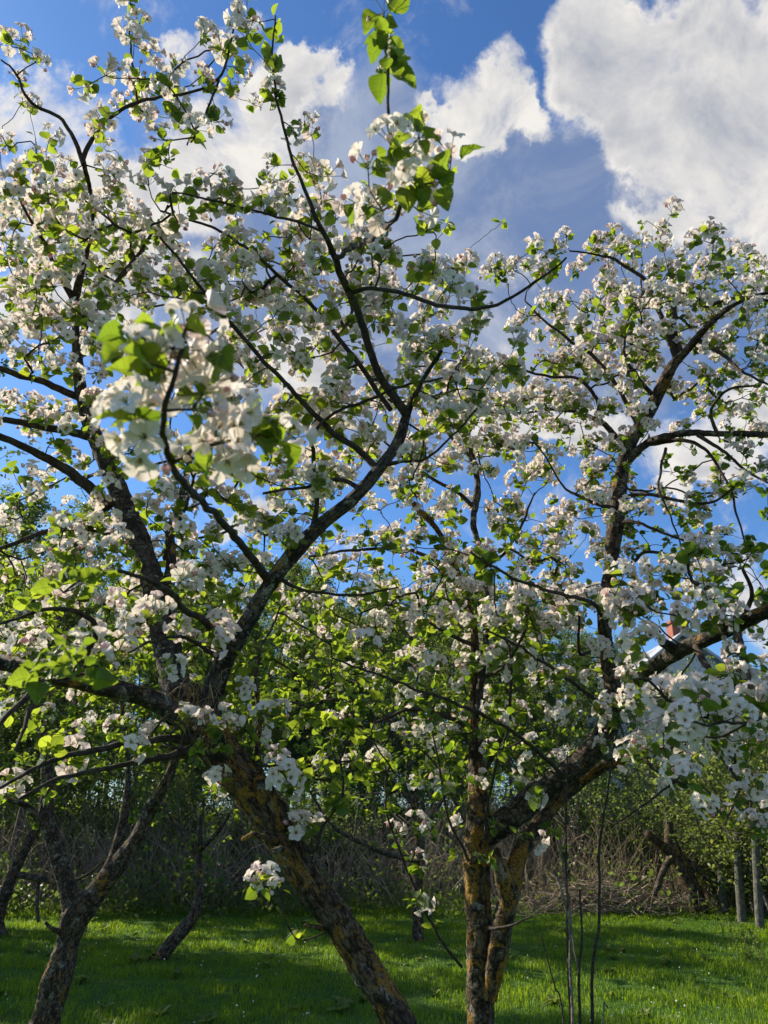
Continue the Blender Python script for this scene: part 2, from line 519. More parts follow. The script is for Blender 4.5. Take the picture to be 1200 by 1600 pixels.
def bud_geo(g, pos, D, rg, hi, size=1.0, pink=None):
    Rm = rot_to(np.array([D]), np.array([0.0]))[0]
    n, m = (10, 8) if hi else (6, 5)
    V = []
    L, W = 0.014 * size * rg.uniform(0.85, 1.1), 0.0062 * size * rg.uniform(0.9, 1.15)
    for i in range(m):
        s = i / (m - 1)
        w = W * (math.sin(math.pi * (0.08 + 0.90 * s)) ** 0.8)
        for j in range(n):
            a = 2 * math.pi * j / n + s * 0.8
            q = w * (1 + (0.10 * math.cos(a * 2.5) if hi else 0))
            V.append((q * math.cos(a), q * math.sin(a), L * s))
    Q = [(i * n + j, i * n + (j + 1) % n, (i + 1) * n + (j + 1) % n, (i + 1) * n + j) for i in range(m - 1) for j in range(n)]
    p = rg.uniform(0.25, 0.9) if pink is None else pink
    g.add(np.array(V) @ Rm.T + pos, np.array(Q), 0, tint=np.full(len(V), p))
    V = []
    for k in range(5):                                       # sepals
        a = k * 2 * math.pi / 5
        for r_, z, da in ((W * 0.6, -0.001, 0), (W * 1.12, L * 0.22, -0.3), (W * 1.12, L * 0.22, 0.3), (W * 1.15, L * 0.42, 0)):
            V.append((r_ * math.cos(a + da), r_ * math.sin(a + da), z))
    g.add(np.array(V) @ Rm.T + pos, np.array([(4 * k, 4 * k + 1, 4 * k + 3, 4 * k + 2) for k in range(5)]), 2, tint=np.zeros(20))

def cluster_geo(seed, n_open, n_bud, hi=False):
    """one corymb, its spur tip at the origin, axis +z"""
    rg = np.random.default_rng(seed)
    g = Geo()
    tot = n_open + n_bud
    for k in range(tot):
        a = k * 2.4 + rg.uniform(-0.3, 0.3)
        th = R(8 + 66 * math.sqrt((k + 0.3) / tot)) + rg.uniform(-0.1, 0.1)
        d = np.array([math.sin(th) * math.cos(a), math.sin(th) * math.sin(a), math.cos(th)])
        l = rg.uniform(0.026, 0.040)
        tip = d * l + np.array([0, 0, 0.004])
        Cc = np.array([[0, 0, 0], d * l * 0.5 + np.array([0, 0, 0.003]), tip])
        V, Q, T, _ = tube(Cc, np.array([0.0009, 0.0008, 0.0011]), 4 if hi else 3, cap=False)
        g.add(V, Q, 2, tint=np.zeros(len(V)))
        if k < n_open:
            op = np.clip(rg.normal(0.64, 0.20), 0.15, 1.0)
            dd = d + rg.normal(0, 0.22, 3)
            flower_geo(g, tip, dd / np.linalg.norm(dd), op, rg, hi, rg.uniform(0.92, 1.1))
        else:
            bud_geo(g, tip, d, rg, hi, rg.uniform(0.85, 1.15))
    return g

KINDS = [(5, 1), (6, 0), (5, 2), (4, 2), (6, 1), (3, 3), (5, 0), (4, 1), (7, 0), (2, 4), (6, 2), (5, 1)]
CL_GEO = [cluster_geo(100 + i, a, b) for i, (a, b) in enumerate(KINDS)]
CL_MESH = [g.build('blossom_cluster', [M['petal'], M['stamen'], M['pedicel']]) for g in CL_GEO]
HI_KINDS = [(5, 1), (6, 1), (4, 2), (7, 0), (2, 4), (1, 4)]
HI_MESH = [cluster_geo(300 + i, a, b, True).build('blossom_cluster', [M['petal'], M['stamen'], M['pedicel']]) for i, (a, b) in enumerate(HI_KINDS)]
CL_T = []
for g in CL_GEO:
    F = [(np.concatenate(g.F[k]), np.concatenate(g.M[k])) for k in (3, 4) if g.F[k]]
    CL_T.append((np.concatenate(g.V), F, {'tint': np.concatenate(g.A['tint'])}))

def unit(v):
    return v / (np.linalg.norm(v) + 1e-12)

def scatter_clusters(g, T, D, S):
    k = rng.integers(0, len(CL_T), len(T))
    for i, (V, F, A) in enumerate(CL_T):
        s = k == i
        m = int(s.sum())
        if not m: continue
        Rm = rot_to(D[s], rng.uniform(0, 6.28, m))
        scatter(g, V, [(f, np.tile(mm, m)) for f, mm in F], Rm, T[s], S[s], tA=A)

# ------------------------------------------------------------------ apple tree
class AppleTree:
    def __init__(s, label, base, wk=0.85):
        s.wk = wk; s.gap = None
        s.root = thing(empty('apple_tree', base), label, 'tree', 'apple trees in blossom in the orchard')
        s.base = np.array(base, float)
        s.pos = np.zeros((0, 3)); s.par = []; s.fix = []; s.cnt = []
        s.paths = []; s.clusters = []; s.hi = []; s.tufts = []
    def _add(s, p, par, r):
        s.pos = np.vstack([s.pos, p[None]]); s.par.append(par); s.fix.append(r); s.cnt.append(0)
        return len(s.par) - 1
    def limb(s, pts, name='limb', mat='bark_limb', bark=1.0, attach=True, spur=0.0, world_first=None, sides=None, tip=False):
        """pts: (px, py, Y, width in px) from the thick end outward"""
        rows = []
        kw = 0.84 if mat == 'twig' else s.wk
        for px, py, Y, w in pts:
            p = P(px, py, Y); f = pix(p)[2]; w = w * kw
            rows.append([*p, 0.5 * w * float(f) / F_PX])
        if world_first is not None: rows = [list(q) for q in world_first] + rows
        rows = np.array(rows)
        rmax = rows[:, 3].max()
        step = 0.012 if rmax > 0.05 else 0.016 if rmax > 0.02 else 0.02
        sp = spline(rows, step)
        if rmax <= 0.03:                          # small crookedness of thin branches
            k = np.arange(len(sp)) * step
            ph = rng.uniform(0, 50)
            for ax in range(3):
                sp[:, ax] += np.array([0.009 * mnoise.noise((q * 7 + ph, ax * 9.1, 0)) + 0.004 * mnoise.noise((q * 22 + ph, ax * 3.1, 5)) for q in k])
        r = np.maximum(sp[:, 3], 0.0014)
        sd = sides or (44 if rmax > 0.07 else 30 if rmax > 0.035 else 14 if rmax > 0.012 else 8)
        g = Geo()
        add_tube(g, sp[:, :3] - s.base, r, sd, bark=bark * (1.0 if rmax > 0.02 else 0.22), seed=rng.uniform(0, 20))
        o = link(name, g.build(name, [M[mat]]), s.root)
        if attach:
            prev = -1
            for q in sp[::max(1, int(0.04 / step))]:
                prev = s._add(q[:3], prev, q[3])
        if spur:
            L = len(sp) * step
            for _ in range(int(L * spur)):
                q = sp[rng.integers(int(len(sp) * 0.25), len(sp))]
                d = rng.normal(0, 1, 3); d[2] = abs(d[2]) + 0.3; d[1] *= 0.7
                t = q[:3] + unit(d) * (q[3] + rng.uniform(0.03, 0.09))
                (s.clusters if rng.random() < 0.8 else s.tufts).append(t)
        if tip: s.clusters.append(sp[-1, :3] + np.array([0, 0, 0.01]))
        return sp
    def grid(s, x0, y0, rows, depth, k=1.0, into=None, cell=50, comp=True):
        """rows of digits: clusters per cell of the crown; depth(px, py) -> (near, far)"""
        for j, row in enumerate(rows):
            for i, ch in enumerate(row):
                n = int(ch) * k if ch.isdigit() else 0
                n = int(n) + (rng.random() < n - int(n))
                for _ in range(n):
                    px, py = x0 + (i + rng.random()) * cell, y0 + (j + rng.random()) * cell
                    a, b = depth(px, py)
                    if s.gap and s.gap[0] < px < s.gap[2] and s.gap[1] < py < s.gap[3]: continue
                    q = P(px, py, rng.uniform(a, b))
                    (s.clusters if into is None else into).append(q)
                    if into is None and comp:
                        for _ in range(rng.choice([0, 1, 1, 2])):
                            s.clusters.append(q + rng.normal(0, 1, 3) * [0.06, 0.06, 0.045])
    def grow(s, maxlen=1.3):
        """join every spur point to the nearest wood already there, near ones first"""
        s.tips = []
        todo = [(p, 'c') for p in s.clusters] + [(p, 't') for p in s.tufts] + [(p, 'h%d' % k) for p, k in s.hi]
        if s.gap:
            def clear(p):
                x, y, _ = pix(p)
                return not (s.gap[0] < x < s.gap[2] and s.gap[1] < y < s.gap[3])
            todo = [q for q in todo if clear(q[0])]
        pts = np.array([p for p, _ in todo])
        dmin = np.array([np.min(np.sum((s.pos - p) ** 2, 1)) for p in pts])
        for i in np.argsort(dmin):
            p = pts[i]
            vec = p - s.pos
            d = np.sqrt(np.sum(vec ** 2, 1))
            cost = d * (1 + 0.25 * (vec[:, 2] < -0.02)) + 0.03 * (np.array(s.fix) > 0.03)
            n = int(np.argmin(cost))
            if d[n] > maxlen and todo[i][1] != 'h': continue
            a = s.pos[n]; L = d[n]
            pr = s.pos[s.par[n]] if s.par[n] >= 0 else a - np.array([0, 0, 0.1])
            along = unit(a - pr)
            c1 = a + (0.35 * unit(p - a) + 0.25 * along + 0.05 * rng.normal(0, 1, 3)) * L
            c2 = p - (np.array([0, 0, 0.18]) + 0.07 * rng.normal(0, 1, 3) + 0.15 * unit(p - a)) * L
            m = max(2, int(L / 0.035))
            t = (np.arange(1, m + 1) / m)[:, None]
            B = (1 - t) ** 3 * a + 3 * (1 - t) ** 2 * t * c1 + 3 * (1 - t) * t ** 2 * c2 + t ** 3 * p
            if m > 3: B[:-1] += rng.normal(0, 0.0035, (m - 1, 3))
            idx = [n]
            for q in B: idx.append(s._add(q, idx[-1], -1))
            s.paths.append(idx)
            j = idx[-1]
            while j >= 0 and s.fix[j] < 0:
                s.cnt[j] += 1; j = s.par[j]
            dirn = unit(0.6 * unit(B[-1] - (B[-2] if m > 1 else a)) + np.array([0, 0, 0.45]) + 0.35 * rng.normal(0, 1, 3))
            s.tips.append((p, dirn, todo[i][1]))
    def finish(s, leaf_per=3.8, leaf_len=0.052, twig_leaf=0.25, shade=0.0):
        # twigs
        g = Geo()
        cnt = np.array(s.cnt); fix = np.array(s.fix)
        rad = np.where(fix > 0, np.minimum(fix, 0.006), 0.0013 * np.maximum(cnt, 1) ** 0.46)
        for idx in s.paths:
            C = s.pos[idx]; r = rad[idx].copy(); r[0] = min(r[0], r[1] * 1.35)
            if len(C) == 2: C = np.vstack([C[0], C.mean(0), C[1]]); r = np.array([r[0], r.mean(), r[1]])
            add_tube(g, C - s.base, r, 5, seed=rng.uniform(0, 20))
        if s.paths:
            o = link('twigs', g.build('twigs', [M['twig']]), s.root); o['kind'] = 'stuff'
        # blossom: the hundred that show largest one by one, the others together
        cl = [(p, d) for p, d, k in s.tips if k == 'c']
        hi = [(p, d, int(k[1:])) for p, d, k in s.tips if k[0] == 'h']
        for p, d, k in hi:
            o = link('blossom_cluster', HI_MESH[k % len(HI_MESH)], s.root, tuple(p - s.base))
            o.scale = (float(rng.uniform(0.82, 0.98)),) * 3
            o.rotation_euler = Matrix(rot_to(np.array([d]), np.array([rng.uniform(0, 6.28)]))[0].tolist()).to_euler()
        if cl:
            T = np.array([p for p, _ in cl]); D = np.array([d for _, d in cl])
            x, y, f = pix(T)
            key = f + 50 * ((x < -10) | (x > 1210) | (y < -10) | (y > 1610) | (f < 0))
            order = np.argsort(key)
            n = max(0, 100 - len(hi))
            S = rng.uniform(0.95, 1.25, len(T))
            for i in order[:n]:
                hi_m = f[i] < 1.7
                o = link('blossom_cluster', (HI_MESH[rng.integers(4)] if hi_m else CL_MESH[rng.integers(len(CL_MESH))]), s.root, tuple(T[i] - s.base))
                o.rotation_euler = Matrix(rot_to(D[i][None], np.array([rng.uniform(0, 6.28)]))[0].tolist()).to_euler()
                o.scale = (float(S[i]),) * 3
            rest = order[n:]
            if len(rest):
                g = Geo()
                scatter_clusters(g, T[rest] - s.base, D[rest], S[rest])
                o = link('blossom', g.build('blossom', [M['petal'], M['stamen'], M['pedicel']]), s.root); o['kind'] = 'stuff'
        # leaves: a rosette under every cluster, tufts, and single leaves along the twigs
        LT, LD, LL = [], [], []
        for p, d, k in s.tips:
            n = rng.poisson(leaf_per * (1.5 if k == 't' else 0.4 if k[0] == 'h' else 1.0)) + 1
            for q in range(n):
                v = rng.normal(0, 1, 3); v -= d * np.dot(v, d); v = unit(v)
                LD.append(unit(v + d * rng.uniform(-0.25, 0.9) + np.array([0, 0, -0.12])))
                LT.append(p - d * rng.uniform(0.0, 0.022) + rng.normal(0, 0.004, 3))
                LL.append(leaf_len * rng.uniform(0.45, 1.2))
        tw = np.nonzero(fix < 0)[0]
        for i in tw[rng.random(len(tw)) < twig_leaf]:
            LD.append(unit(rng.normal(0, 1, 3) + np.array([0, 0, 0.35]))); LT.append(s.pos[i]); LL.append(leaf_len * rng.uniform(0.4, 1.0))
        LT, LD, LL = np.array(LT), np.array(LD), np.array(LL)
        # blades face the light: turn the upper face upward
        side = np.cross(LD, np.array([0, 0, 1.0])); side /= np.linalg.norm(side, axis=1)[:, None] + 1e-9
        nor = np.cross(side, LD); nor *= np.sign(nor[:, 2:3] + 1e-9)
        tw_ = rng.normal(0, 0.75, len(LD))
        X = side; Yv = nor
        c, q = np.cos(tw_)[:, None], np.sin(tw_)[:, None]
        X2, Y2 = X * c + Yv * q, -X * q + Yv * c
        Rm = np.stack([X2, Y2, LD], -1)
        tint = np.clip(rng.beta(1.5, 2.1, len(LT)), 0, 1)
        f = pix(LT)[2]
        near = (f < 1.9) & (f > 0)
        tint = np.where((f < 1.5) & (f > 0), tint * 0.6, tint)
        g = Geo()
        for sel, tpl in ((near, LEAF_HI), (~near, LEAF)):
            scatter(g, tpl[0], tpl[1], Rm[sel], LT[sel] - s.base, LL[sel], tA=tpl[2], tint=tint[sel])
        o = link('crown', g.build('crown', [M['leaf']]), s.root)

# ================================================================== the leaning apple tree
def clip01(x): return min(1.0, max(0.0, x))

A = AppleTree('leaning old apple tree with dark flaking trunk, its near sprays in front of the sky', (0.52, 2.75, 0), 0.52)
A.limb([(620, 1590, 2.75, 95), (560, 1500, 2.75, 94), (500, 1400, 2.75, 90), (440, 1300, 2.75, 95), (385, 1222, 2.75, 100), (330, 1160, 2.75, 108), (300, 1112, 2.75, 108), (285, 1080, 2.76, 92)],
       'trunk', 'bark_lichen', 1.5, world_first=[(0.55, 2.75, -0.06, 0.15), (0.50, 2.75, 0.06, 0.11), (0.42, 2.75, 0.22, 0.088), (0.27, 2.75, 0.55, 0.076)])
A.limb([(318, 1140, 2.75, 80), (345, 1045, 2.7, 62), (378, 985, 2.65, 54), (430, 900, 2.6, 48), (490, 830, 2.55, 43), (545, 785, 2.5, 40), (590, 735, 2.5, 38), (622, 690, 2.5, 33), (636, 645, 2.5, 24), (660, 595, 2.4, 15), (690, 548, 2.3, 9)], spur=0)
A.limb([(285, 1120, 2.77, 95), (264, 1020, 2.85, 84), (245, 930, 2.9, 76), (222, 860, 2.95, 68), (195, 790, 3.0, 60), (165, 720, 3.0, 52), (140, 660, 3.0, 44), (125, 600, 2.95, 36), (120, 540, 2.9, 29), (118, 470, 2.8, 22), (135, 400, 2.6, 16), (145, 330, 2.4, 12), (130, 250, 2.2, 9)])
A.limb([(262, 980, 2.9, 40), (266, 880, 2.98, 32), (270, 820, 3.02, 26), (290, 750, 3.1, 20), (302, 680, 3.2, 14), (312, 600, 3.2, 9)])
A.limb([(300, 1125, 2.75, 84), (235, 1092, 2.7, 62), (170, 1075, 2.6, 54), (110, 1062, 2.5, 50), (60, 1052, 2.4, 46), (0, 1035, 2.2, 42), (-90, 1005, 2.0, 36)], spur=0)
A.limb([(420, 1262, 2.78, 34), (403, 1185, 2.8, 22), (405, 1120, 2.8, 15), (400, 1060, 2.85, 10), (410, 1000, 2.9, 6)], 'branch', 'bark')
def br(tree, spur, *pts, **kw):
    return tree.limb(list(pts), 'branch', 'twig', 0.8, spur=spur, **kw)
br(A, 5, (636, 650, 2.5, 18), (594, 588, 2.4, 15), (570, 520, 2.3, 14), (545, 455, 2.2, 14), (523, 402, 2.1, 12), (500, 355, 2.0, 9), (478, 300, 1.95, 7), (455, 240, 1.9, 6), (435, 170, 1.85, 5), (426, 100, 1.8, 4), (430, 25, 1.75, 3))
br(A, 0, (525, 402, 2.1, 10), (552, 386, 1.8, 9), (575, 374, 1.5, 9), (605, 352, 1.25, 9), (632, 315, 1.12, 8), (622, 250, 1.02, 7), (608, 190, 0.97, 6), (607, 110, 0.95, 6), (602, 60, .95, 5))
br(A, 6, (547, 458, 2.2, 9), (580, 449, 2.15, 8), (640, 463, 2.1, 8), (700, 479, 2.0, 8), (760, 480, 1.95, 7), (800, 462, 1.9, 6), (850, 432, 1.85, 5), (885, 402, 1.8, 4))
br(A, 5, (592, 735, 2.5, 14), (560, 702, 2.5, 12), (520, 676, 2.45, 11), (488, 642, 2.4, 10), (460, 615, 2.35, 9), (420, 572, 2.3, 8), (370, 515, 2.25, 8), (330, 470, 2.2, 7), (290, 420, 2.1, 5), (250, 368, 2.0, 4))
br(A, 6, (610, 640, 2.5, 10), (566, 576, 2.5, 10), (530, 530, 2.5, 9), (490, 480, 2.5, 8), (440, 435, 2.45, 7), (390, 390, 2.4, 6), (330, 355, 2.4, 5), (250, 330, 2.35, 4))
br(A, 8, (505, 362, 2.02, 6), (450, 342, 2.05, 5), (400, 330, 2.1, 4), (330, 312, 2.1, 4), (270, 300, 2.1, 3))
br(A, 3, (131, 255, 2.2, 10), (100, 190, 2.15, 7), (50, 160, 2.1, 6), (22, 112, 2.05, 4), (2, 92, 2.0, 3))
br(A, 6, (131, 250, 2.2, 10), (148, 208, 2.15, 8), (185, 175, 2.1, 7), (230, 155, 2.05, 6), (290, 145, 2.0, 5), (342, 125, 2.0, 5), (362, 60, 1.95, 4), (374, 0, 1.95, 4), (378, -40, 1.95, 3))
br(A, 6, (342, 125, 2.0, 5), (320, 180, 2.0, 4), (290, 225, 2.0, 3))
br(A, 6, (215, 160, 2.06, 5), (206, 95, 2.05, 4), (202, 42, 2.05, 3))
br(A, 0, (418, 906, 2.6, 18), (400, 880, 2.4, 15), (370, 842, 2.1, 14), (335, 803, 1.7, 13), (297, 765, 1.3, 13), (266, 722, 1.0, 13), (255, 660, .86, 12), (268, 600, .8, 10), (285, 545, .8, 8))
br(A, 0, (266, 722, 1.0, 10), (300, 700, .95, 8), (350, 690, .93, 7), (420, 672, .95, 5))
br(A, 4, (195, 838, 2.95, 13), (140, 825, 2.9, 12), (80, 830, 2.8, 10), (20, 850, 2.7, 8), (-40, 870, 2.6, 6))
br(A, 4, (172, 792, 3, 24), (120, 745, 2.95, 19), (70, 715, 2.9, 16), (20, 690, 2.8, 14), (-50, 668, 2.7, 12))
br(A, 5, (130, 625, 3, 15), (90, 605, 2.9, 13), (40, 590, 2.8, 12), (0, 576, 2.7, 10), (-40, 560, 2.6, 8))
br(A, 5, (138, 682, 3, 17), (90, 670, 3, 14), (30, 660, 2.9, 12), (-30, 650, 2.9, 11))
br(A, 6, (118, 472, 2.8, 15), (92, 430, 2.7, 9), (70, 380, 2.5, 7), (40, 330, 2.3, 5), (20, 270, 2.2, 4))
br(A, 6, (120, 540, 2.9, 14), (150, 480, 2.9, 9), (190, 430, 2.9, 8), (230, 380, 2.8, 6), (262, 320, 2.7, 4))
br(A, 1, (345, 1010, 2.64, 14), (325, 975, 2.5, 13), (290, 955, 2.3, 12), (265, 925, 2.1, 11), (230, 905, 1.9, 9), (190, 893, 1.75, 7), (140, 900, 1.6, 6), (100, 925, 1.5, 4))
br(A, 5, (258, 872, 2.92, 9), (270, 830, 2.8, 7), (292, 788, 2.7, 6), (305, 740, 2.6, 4))
br(A, 3, (305, 1152, 2.72, 22), (250, 1155, 2.6, 13), (180, 1165, 2.5, 11), (110, 1182, 2.4, 9), (50, 1202, 2.3, 7), (0, 1232, 2.2, 6))
br(A, 2, (310, 1170, 2.72, 20), (240, 1185, 2.6, 11), (170, 1202, 2.5, 9), (100, 1215, 2.4, 7), (30, 1248, 2.3, 5))
br(A, 2, (70, 1058, 2.4, 16), (35, 1095, 2.3, 11), (0, 1130, 2.2, 9), (-40, 1170, 2.1, 7))
br(A, 2, (62, 1060, 2.4, 12), (48, 1110, 2.3, 9), (25, 1170, 2.2, 6))
br(A, 6, (488, 832, 2.55, 12), (495, 780, 2.5, 9), (490, 720, 2.5, 8), (486, 685, 2.4, 7), (512, 652, 2.4, 6), (560, 632, 2.3, 6), (620, 605, 2.3, 5), (690, 590, 2.1, 4))
br(A, 6, (430, 900, 2.6, 9), (480, 925, 2.6, 6), (560, 928, 2.6, 5), (620, 918, 2.6, 3))
br(A, 5, (560, 762, 2.5, 10), (530, 750, 2.5, 8), (470, 762, 2.4, 6), (410, 770, 2.3, 5))
br(A, 6, (600, 725, 2.5, 10), (635, 720, 2.4, 6), (665, 716, 2.3, 5), (700, 690, 2.2, 4), (745, 640, 2.0, 4))
br(A, 6, (110, 1062, 2.5, 14), (150, 985, 2.4, 11), (118, 955, 2.3, 9), (60, 955, 2.2, 7), (0, 975, 2.1, 5))
br(A, 5, (350, 1035, 2.7, 10), (300, 1000, 2.5, 7), (250, 1000, 2.3, 6), (200, 1020, 2.1, 4))
br(A, 0, (-30, 1020, 2.1, 10), (40, 1035, 1.6, 8), (95, 1028, 1.3, 6), (150, 1045, 1.15, 4))
br(A, 4, (445, 1310, 2.76, 8), (490, 1330, 2.7, 6), (505, 1290, 2.65, 5), (535, 1240, 2.6, 5), (530, 1180, 2.6, 4))
# broken and sawn stubs on the trunk
for pts in ([(440, 1318, 2.74, 26), (410, 1306, 2.64, 17), (392, 1303, 2.58, 15), (380, 1312, 2.55, 11)], [(455, 1330, 2.74, 26), (438, 1327, 2.62, 20), (424, 1329, 2.55, 17)], [(505, 1452, 2.74, 18), (488, 1446, 2.68, 11), (474, 1444, 2.64, 9)]):
    A.limb(pts, 'stub', 'bark_lichen', 0.7, attach=False)

def dA(px, py):
    c = 2.05 + 0.85 * clip01((py - 100) / 600)
    return c - 0.40, c + 0.75
A.grid(0, 0, [
 "0000100200000000",
 "1000101200000000",
 "1011221100000000",
 "2001221100000000",
 "1201011001000000"], dA, 1.15, comp=False)
A.grid(0, 250, [
 "2222101002000000",
 "3333112112120000",
 "3333332122230000",
 "3333332332233210",
 "3332222333222100",
 "3321112233322320",
 "2222111222332332",
 "2222211222223341",
 "1211112222222231",
 "1121111222222111",
 "1112111222111000",
 "1121121121000000",
 "1112222111000000",
 "1111212110000000",
 "0112111010000000",
 "1111011100000000",
 "0011010000000000",
 "1010010100000000",
 "0110101000000000"], dA, 1.0)
A.grid(0, 700, ["2232233221100000", "2212222222100000", "3323322221100000", "3333333211000000", "3333333220000000", "2333322220000000", "2232233200000000", "2221222200000000", "2222122000000000", "2222222000000000"], dA, 0.4, A.tufts)
A.grid(0, 250, ["1111111112110000", "1111111111111111", "1111111111111111", "1111111111111111", "1111111111111111", "1111111111111111", "1111111111111111", "1111111111111110", "1111111111111110", "1111111111111110"], dA, 0.45, A.tufts)
A.grid(390, 1000, ['1122', '2222', '2331', '1233', '0132', '0010'], lambda x, y: (2.6, 3.5), 1.0, A.tufts)
for px, py, Y in [(420, 1385, 2.55), (400, 1380, 2.5), (450, 1222, 2.6), (340, 1222, 2.65), (432, 1195, 2.7), (350, 1130, 2.55), (320, 1135, 2.5), (345, 995, 2.5), (325, 1005, 2.45), (265, 1045, 2.3), (435, 1115, 2.7), (375, 1080, 2.7), (240, 960, 2.2), (450, 1225, 2.7)]:
    A.clusters.append(P(px, py, Y))
for px, py, Y in [(460, 1465, 2.7), (440, 1380, 2.6), (345, 1160, 2.5), (520, 1255, 2.6), (515, 1215, 2.6)]:
    A.tufts.append(P(px, py, Y))
# the sprays that hang close to the camera
for px, py, Y, k in [(600, 20, .95, 5), (610, 225, .97, 1), (655, 215, 1.02, 0), (705, 245, 1.08, 2), (598, 330, 1.12, 3), (560, 318, 1.2, 2), (650, 290, 1.08, 4), (655, 330, 1.15, 2), (612, 255, .98, 0), (575, 265, 1.1, 5),
                     (290, 515, .80, 2), (235, 570, .80, 0), (250, 590, .84, 3), (215, 660, .80, 1), (240, 680, .82, 0), (320, 600, .86, 0), (300, 640, .86, 2), (345, 690, .92, 3), (400, 680, .94, 1), (440, 690, .97, 0), (365, 650, .92, 0), (300, 715, .98, 2), (335, 735, 1.0, 2), (385, 700, .96, 3), (270, 545, .82, 1),
                     (430, 260, 1.9, 5), (455, 200, 1.9, 2), (475, 195, 1.9, 4)]:
    A.hi.append((P(px, py, Y), k))
for px, py, Y in [(600, 60, .95), (608, 80, .95), (606, 105, .95), (650, 280, 1.05), (690, 285, 1.08), (345, 545, .84), (205, 510, .82), (60, 1040, 1.3), (130, 1040, 1.15), (110, 1020, 1.2), (130, 910, 1.5), (90, 910, 1.5), (160, 890, 1.6), (432, 60, 1.8), (425, 110, 1.8), (430, 30, 1.75), (440, 150, 1.85), (250, 240, 1.9), (230, 250, 1.9), (265, 250, 1.95)]:
    A.tufts.append(P(px, py, Y))
for px, py, Y, k in [(45, 1025, 1.45, 5), (105, 1022, 1.4, 5), (140, 1030, 1.35, 4)]:
    A.hi.append((P(px, py, Y), k))
A.grow(1.1)
A.finish()

# ================================================================== the upright apple tree
B = AppleTree('upright apple tree with orange lichened forked trunk beside the bare stems', (0.40, 3.8, 0), 0.66)
B.gap = (1035, 985, 1125, 1070)
B.limb([(752, 1600, 3.8, 66), (752, 1500, 3.8, 69), (748, 1420, 3.8, 62), (746, 1340, 3.8, 60), (748, 1260, 3.8, 54), (745, 1200, 3.85, 32), (740, 1130, 3.9, 20), (740, 1050, 3.95, 17), (742, 985, 4.0, 16), (728, 930, 4.05, 15), (712, 890, 4.1, 13), (690, 840, 4.12, 11), (650, 792, 4.15, 11), (600, 745, 4.2, 8)],
       'trunk', 'bark_lichen', 1.4, world_first=[(0.40, 3.8, -0.06, 0.14), (0.40, 3.8, 0.08, 0.10), (0.40, 3.8, 0.35, 0.080)])
B.limb([(750, 1310, 3.8, 56), (795, 1278, 3.8, 60), (840, 1242, 3.8, 58), (890, 1205, 3.8, 56), (930, 1165, 3.8, 53), (955, 1125, 3.8, 48), (962, 1090, 3.8, 42), (952, 1040, 3.8, 36), (945, 985, 3.8, 34), (950, 920, 3.8, 34), (958, 850, 3.8, 34), (965, 790, 3.8, 34), (972, 730, 3.8, 33), (985, 690, 3.8, 30), (1010, 650, 3.75, 28), (1030, 610, 3.7, 25), (1050, 572, 3.6, 21), (1075, 545, 3.55, 18), (1110, 505, 3.4, 14), (1150, 475, 3.3, 11), (1215, 452, 3.2, 8)], 'limb', 'bark', 1.2)
B.limb([(765, 1560, 3.76, 38), (780, 1475, 3.72, 50), (795, 1400, 3.72, 50), (810, 1340, 3.75, 43), (838, 1292, 3.85, 36), (872, 1250, 3.92, 34), (905, 1222, 3.95, 31), (950, 1195, 3.9, 26), (1000, 1180, 3.9, 24), (1050, 1170, 3.9, 21), (1090, 1152, 3.9, 17), (1130, 1120, 3.9, 12), (1170, 1090, 3.8, 8)], 'limb', 'bark_lichen', 1.3)
B.limb([(795, 1410, 3.70, 42), (784, 1365, 3.66, 36), (777, 1340, 3.65, 30), (776, 1326, 3.65, 20)], 'stub', 'bark_lichen', 1.3, attach=False)
B.limb([(745, 1120, 3.9, 20), (760, 980, 3.92, 15), (757, 900, 3.95, 13), (740, 810, 3.98, 14), (746, 755, 4.0, 13), (735, 715, 4.0, 11), (712, 690, 4.0, 9), (694, 672, 4.0, 6)], 'limb', 'bark_limb')
B.limb([(742, 800, 3.98, 13), (748, 765, 4.02, 12), (742, 725, 4.05, 10), (733, 690, 4.05, 7), (740, 640, 4.1, 4)], 'branch', 'bark_limb', 1, spur=6)
B.limb([(962, 1105, 3.8, 30), (1000, 1062, 3.5, 33), (1040, 1030, 3.2, 36), (1085, 1004, 2.9, 38), (1140, 980, 2.7, 38), (1215, 948, 2.5, 36), (1300, 915, 2.3, 32)], 'limb', 'bark_limb')
B.limb([(1060, 1020, 3.05, 30), (1045, 1008, 3.02, 26), (1035, 1003, 3.0, 22)], 'stub', 'bark_limb', 0.7, attach=False)
B.limb([(978, 722, 3.8, 26), (1010, 692, 3.75, 18), (1050, 680, 3.6, 16), (1100, 677, 3.5, 15), (1150, 677, 3.4, 14), (1220, 681, 3.3, 12)], 'limb', 'bark_limb', spur=3)
B.limb([(974, 705, 3.8, 20), (955, 675, 3.8, 14), (940, 660, 3.75, 12), (905, 645, 3.7, 10), (870, 640, 3.6, 8), (800, 645, 3.4, 5), (740, 643, 3.3, 4)], 'limb', 'bark_limb', spur=6)
br(B, 7, (1058, 566, 3.6, 13), (1042, 515, 3.6, 10), (1022, 470, 3.6, 8), (1008, 440, 3.6, 7), (970, 410, 3.5, 6), (930, 398, 3.4, 4), (890, 392, 3.4, 3))
br(B, 7, (1064, 560, 3.6, 13), (1052, 500, 3.6, 10), (1058, 472, 3.6, 9), (1100, 478, 3.5, 8), (1150, 465, 3.4, 6), (1200, 470, 3.3, 5))
br(B, 7, (1000, 670, 3.78, 10), (965, 605, 3.7, 8), (930, 560, 3.6, 7), (895, 535, 3.5, 6), (850, 500, 3.4, 4), (820, 470, 3.4, 3))
br(B, 6, (1022, 620, 3.72, 9), (985, 575, 3.6, 7), (976, 545, 3.5, 5), (980, 500, 3.5, 3))
